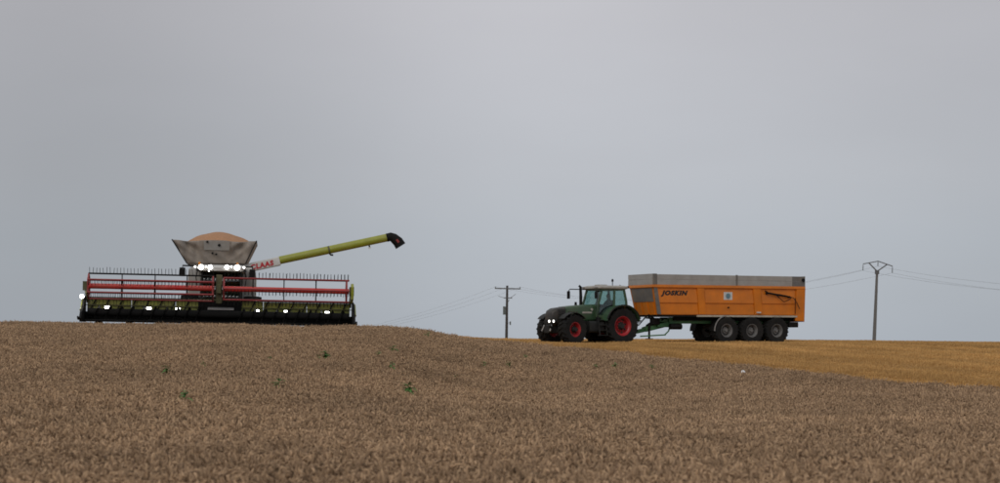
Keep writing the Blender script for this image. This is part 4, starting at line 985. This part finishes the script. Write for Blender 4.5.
# tailgate ram and hoses at the rear top of the near side
pp = [T(x, y, -1.37) for x, y in ((765, 290.8), (768, 293), (776, 294.6), (786, 296.2), (791.5, 297.6))]
MB().tube([(p.x, -1.37, p.z) for p in pp], [.03, .05, .05, .05, .03], 10).build('tailgate_ram', M['bare_black'], TL_, smooth=True)
for P in (((786, 296), (793.5, 298), (797, 303), (799.5, 309)), ((776, 295), (784, 302), (789, 300), (791.5, 297.5)), ((795.4, 298), (795.4, 306), (795.2, 314))):
    MB().tube([(T(x, y, -1.39).x, -1.39, T(x, y, -1.39).z) for x, y in P], .022, 6).build('hose', M['bare_black'], TL_, smooth=True)
for px in (767, 779, 789):
    p = T(px, 293.5 if px < 770 else (295 if px < 785 else 297), -1.34); MB().box(p.x - .05, p.x + .05, -1.40, -1.24, p.z - .05, p.z + .05).build('ram_bracket', M['bare_black'], TL_)
# drawbar, suspension, hoses, stand
HX = -7.02
DB = MB()
for sg in (-1, 1): DB.beam((-4.9, sg * .44, 1.10), (-6.2, sg * .14, .78), .12, .26)
DB.beam((-6.1, 0, .78), (HX, 0, .60), .26, .20); DB.box(-5.6, -4.4, -.5, .5, .92, 1.12); DB.beam((-5.55, 0, 1.28), (-4.5, 0, 1.28), .8, .16)
DB.build('drawbar', M['chassis_green'], TL_, bevel=.02)
MB().lathe([(.10, -.035), (.10, .035), (.05, .035), (.05, -.035), (.10, -.035)], 16, (HX - .05, 0, .55)).build('drawbar_eye', M['bare_black'], TL_, smooth=True)
for sg in (-1, 1):
    MB().cyl((-5.9, sg * .22, 1.0), (-5.2, sg * .38, 1.35), .06, n=10).build('suspension_ram', M['bare_black'], TL_, smooth=True)
MB().cyl((-6.05, -.32, .30), (-6.05, -.32, 1.15), .06, n=10).build('stand_leg', M['bare_black'], TL_); MB().box(-6.2, -5.9, -.46, -.18, .27, .31).build('stand_foot', M['bare_black'], TL_)
MB().beam((-6.7, -.50, .42), (-5.2, -.62, .50), .10, .07).build('lower_bar', M['chassis_green'], TL_)
MB().tube([(-5.25, -.62, .5), (-5.0, -.6, .7), (-4.8, -.5, 1.1)], .04, 8).build('lower_bar_stay', M['chassis_green'], TL_, smooth=True)
b = MB(); b.box(-5.9, -5.5, -.55, -.1, 1.05, 1.42); b.build('valve_block', M['bare_black'], TL_, bevel=.03)
b = MB(); b.cyl((-5.0, -.75, .95), (-4.3, -.75, .95), .16, n=16); b.build('air_tank', M['bare_black'], TL_, smooth=True)
for k in range(5):
    y = -.35 + k * .12
    MB().tube([(-5.7, y, 1.38), (-6.1, y, 1.62 - .05 * k), (-6.45, y * .8, 1.25 - .06 * k), (-6.75, y * .6, 1.30), (-7.0, y * .5, 1.22)], .026, 6).build('hose', M['bare_black'], TL_, smooth=True)
for x in (-.82, .82):
    for sg in (-1, 1): MB().beam((x - .6, sg * .62, 1.02), (x + .6, sg * .62, 1.02), .1, .10).build('leaf_spring', M['bare_black'], TL_)

# ================================================================== POWER LINE
def pole_right():
    D = 240.0; base = at(873.2, 342, D); x, y = base.x, D; z0 = gz(x, y)
    top = at(876.2, 270.5, D); lean = math.atan2(top.x - x, top.z - base.z)
    P = thing('utility_pole', 'tall grey concrete power pole with a V-shaped head right of the trailer', 'pole', (x, y, z0 - .1), (0, lean, 0))
    h = top.z - z0 + .1
    px = lambda n_: n_ * D / FPX
    MB().loft([[(sx * w_, sy * w_ * .8, z) for sx, sy in ((-1, -1), (1, -1), (1, 1), (-1, 1))] for z, w_ in ((0, .23), (h, .135))]).build('shaft', M['concrete'], P, bevel=.02)
    MB().box(-.24, .24, -.20, .20, h - .45, h + .05).build('head_clamp', M['galvanised'], P)
    L_, Rr = Vector((px(-8.2), 0, h + px(7))), Vector((px(9.6), 0, h + px(6.4)))
    for q in (L_, Rr): MB().beam((0, -.02, h - .1), q, .14, .14, (0, 1, 0)).build('v_arm', M['galvanised'], P)
    l2, ap, r2 = Vector((px(-14.2), 0, h + px(6))), Vector((px(.6), 0, h + px(9.4))), Vector((px(15.2), 0, h + px(5)))
    for p, q in ((l2, ap), (ap, r2)): MB().beam(p, q, .11, .11, (0, 1, 0)).build('cross_arm', M['galvanised'], P)
    ends = []
    for q, ln in ((l2, px(6.5)), (ap, px(5)), (r2, px(6.8))):
        b = MB(); b.tube([q, q - Vector((0, 0, ln))], .03, 6)
        for k in range(4): b.cyl(q - Vector((0, 0, ln * (.3 + .18 * k))), q - Vector((0, 0, ln * (.36 + .18 * k))), .09, n=10)
        b.build('insulator', M['insulator'], P, smooth=True); ends.append(q - Vector((0, 0, ln)))
    Mx = Matrix.LocRotScale(P.location, P.rotation_euler, None)
    return P, [Mx @ e for e in ends]
def pole_left():
    D = 333.0; base = at(506, 338, D); x, y = base.x, D; z0 = gz(x, y)
    P = thing('utility_pole', 'dark wooden power pole with a wide crossarm and switch box left of the tractor', 'pole', (x, y, z0 - .1), (0, R_(.8), 0))
    S = D / FPX; zp = lambda py: (HY - py) * S - z0 + .1; xp = lambda px_: (px_ - 506.3) * S
    h = zp(285.6)
    MB().tube([(0, 0, 0), (0, 0, h * .5), (0, 0, h)], [.28, .24, .19], 12).build('shaft', M['wood_pole'], P, smooth=True)
    MB().beam((xp(494), -.16, zp(288.6)), (xp(519.7), -.16, zp(288.8)), .14, .20).build('cross_arm', M['galvanised'], P)
    MB().beam((xp(503), -.16, zp(298)), (xp(511.5), -.16, zp(298)), .14, .16).build('lower_arm', M['galvanised'], P)
    for a, c in (((497.5, 296.3), (503.5, 298)), ((515, 294), (509.5, 298))): MB().tube([(xp(a[0]), -.16, zp(a[1])), (xp(c[0]), -.16, zp(c[1]))], .035, 6).build('jumper_wire', M['wire'], P)
    bx_ = MB(); bx_.box(xp(502.4), xp(505.0), -.25, .2, zp(314.8), zp(306.5)); bx_.build('switch_box', M['insulator'], P, bevel=.03)
    MB().beam((xp(504.4), 0, zp(308)), (xp(506.2), 0, zp(308)), .1, .1).build('box_bracket', M['galvanised'], P)
    MB().tube([(.1, -.1, zp(303)), (.45, -.1, zp(299.5))], .04, 6).build('stay_arm', M['galvanised'], P)
    MB().box(xp(509.2), xp(510.6), -.15, .1, zp(325), zp(321.5)).build('lower_box', M['insulator'], P)
    MB().beam((0, 0, zp(323)), (xp(509.6), 0, zp(323)), .05, .05).build('box_arm', M['galvanised'], P)
    ends = []
    for px_ in (494.6, 506.3, 519.2):
        q = Vector((xp(px_), -.16, zp(288.6))); b = MB(); b.cyl(q, q + Vector((0, 0, .32)), .05, n=8); b.cyl(q + Vector((0, 0, .15)), q + Vector((0, 0, .3)), .09, n=8); b.build('insulator', M['insulator'], P, smooth=True); ends.append(q + Vector((0, 0, .3)))
    Mx = Matrix.LocRotScale(P.location, P.rotation_euler, None)
    return P, [Mx @ e for e in ends]
PR, er = pole_right(); PL, el_ = pole_left()
def wire(p, q, sag, label, r=.010):
    pts = [p.lerp(q, t) - Vector((0, 0, 4 * sag * t * (1 - t))) for t in np.linspace(0, 1, 41)]
    o = MB().tube(pts, r, 5).build('power_line', M['wire'], None, smooth=True)
    return tag(o, label, 'wire', 'power lines')
pos = ('lowest', 'middle', 'highest')
for k in range(3):
    far = Vector((-60 + k * 1.5, 430, el_[k].z - 8.8))
    wire(el_[k], far, 3.0, '%s thin cable sloping from the wooden pole down behind the wheat rise' % ('leftmost', 'middle', 'rightmost')[k])
    wire(el_[k], er[k], 3.0, '%s thin cable sagging between the wooden pole and the concrete pole' % ('leftmost', 'middle', 'rightmost')[k])
    dirv = (er[k] - el_[k]); nxt = er[k] + Vector((dirv.x, dirv.y, 0)); nxt.z = er[k].z - .3
    wire(er[k], nxt, 4.0, '%s thin cable running from the concrete pole out of the right edge' % ('leftmost', 'middle', 'rightmost')[k])

# ================================================================== WEEDS AND SCRAP
def canopy_hit(px, py):
    best = None
    for D in np.arange(12, 82, .1):
        p = at(px, py, D)
        if p.z <= gz(p.x, p.y) + WH - .03: return p
    return at(px, py, 60)
def weed(px, py, size, seed, label, kind):
    r = random.Random(seed); c = canopy_hit(px, py + 1.5); z0 = gz(c.x, c.y)
    P = thing('weed_plant', label, 'weed', (c.x, c.y, z0), (0, 0, r.uniform(0, 6)), 'green weeds standing out of the wheat')
    size *= 1.7; top = WH + size
    MB().tube([(0, 0, -.03), (.02, .01, top * .6), (0, .02, top * .93)], [.007, .006, .003], 6).build('stem', M['weed_leaf'], P, smooth=True)
    b = MB(); nl = 26 if kind == 'big' else 14
    for k in range(nl):
        a = k * 2.4 + r.uniform(-.3, .3); t = r.uniform(.25, 1.0) ; z = WH - .02 + size * .95 * t; ln = size * r.uniform(.5, .95) * (1.15 - .5 * t); w_ = ln * r.uniform(.18, .28)
        lift = r.uniform(.1, .9); c_, s_ = math.cos(a), math.sin(a); pr = None; ring = []
        for u, ww in ((0, .2), (.3, 1), (.65, .8), (1, .05)):
            zz = z + ln * (lift * u - .55 * u * u); ring.append((Vector((c_ * ln * u - s_ * w_ * ww, s_ * ln * u + c_ * w_ * ww, zz)), Vector((c_ * ln * u, s_ * ln * u, zz - .15 * w_)), Vector((c_ * ln * u + s_ * w_ * ww, s_ * ln * u - c_ * w_ * ww, zz))))
        b.loft(ring, cap=False, closed=False)
    b.build('foliage', M['weed_leaf'], P)
    return P
WEEDS = [
 (408.8, 394.5, .17, 'big', 'largest bushy dark green weed, alone in the wheat below the rise'),
 (184.8, 400.5, .12, 'low', 'dark green weed nearest the camera, low in the wheat on the left'),
 (278.8, 387.0, .13, 'low', 'upright green weed in mid field below the middle of the combine header'),
 (325.2, 359.2, .15, 'big', 'dark bushy weed on the rise below the right end of the combine header'),
 (318.8, 359.6, .10, 'low', 'small faint weed just left of the bushy one on the rise'),
 (166.2, 373.2, .13, 'low', 'green weed on the rise below the left half of the combine header'),
 (391.8, 368.2, .13, 'low', 'pale green spreading weed above the largest weed'),
 (379.0, 355.8, .11, 'low', 'small dark weed left of a pair near the crest of the rise'),
 (393.2, 350.4, .13, 'low', 'small weed highest up on the wheat crest'),
 (428.0, 337.0, .15, 'low', 'small weed silhouetted on the shoulder of the rise'),
 (484.2, 366.0, .10, 'low', 'faint dark green weed in the wheat below the wooden pole'),
 (509.5, 367.0, .13, 'low', 'brighter green weed below and right of the wooden pole'),
 (525.5, 358.5, .10, 'low', 'faint weed in the wheat below the tractor front wheels'),
 (595.5, 367.2, .10, 'low', 'faint small weed in the wheat below the middle of the tractor'),
 (615.3, 367.0, .12, 'low', 'dark weed in the wheat straight below the tractor rear wheel'),
 (652.0, 367.8, .11, 'low', 'small weed in the wheat below the trailer drawbar'),
 (455.0, 378.5, .09, 'low', 'small weed in open wheat between the largest weed and the wooden pole'),
 (270.5, 360.5, .08, 'low', 'tiny weed on the rise just right of the combine centre'),
 (203.5, 366.0, .08, 'low', 'tiny weed on the rise below the combine cab'),
]
for i, (px, py, sz, kd, lb) in enumerate(WEEDS): weed(px, py, sz, 40 + i, lb, kd)

c = canopy_hit(743, 373.2); b = MB(); r = random.Random(3); rings = []
for k in range(6):
    t = k / 5; rr = .075 * math.sin(math.pi * (.12 + .8 * t)); rings.append([(rr * math.cos(a) * r.uniform(.7, 1.3), rr * math.sin(a) * r.uniform(.7, 1.3), .13 * t + r.uniform(-.015, .015)) for a in np.linspace(0, 2 * math.pi, 9)[:-1]])
b.loft(rings); o = b.build('plastic_scrap', M['scrap'], None)
o.location = (c.x, c.y, gz(c.x, c.y) + WH - .07)
tag(o, 'small crumpled white plastic scrap caught on the edge of the wheat', 'scrap')
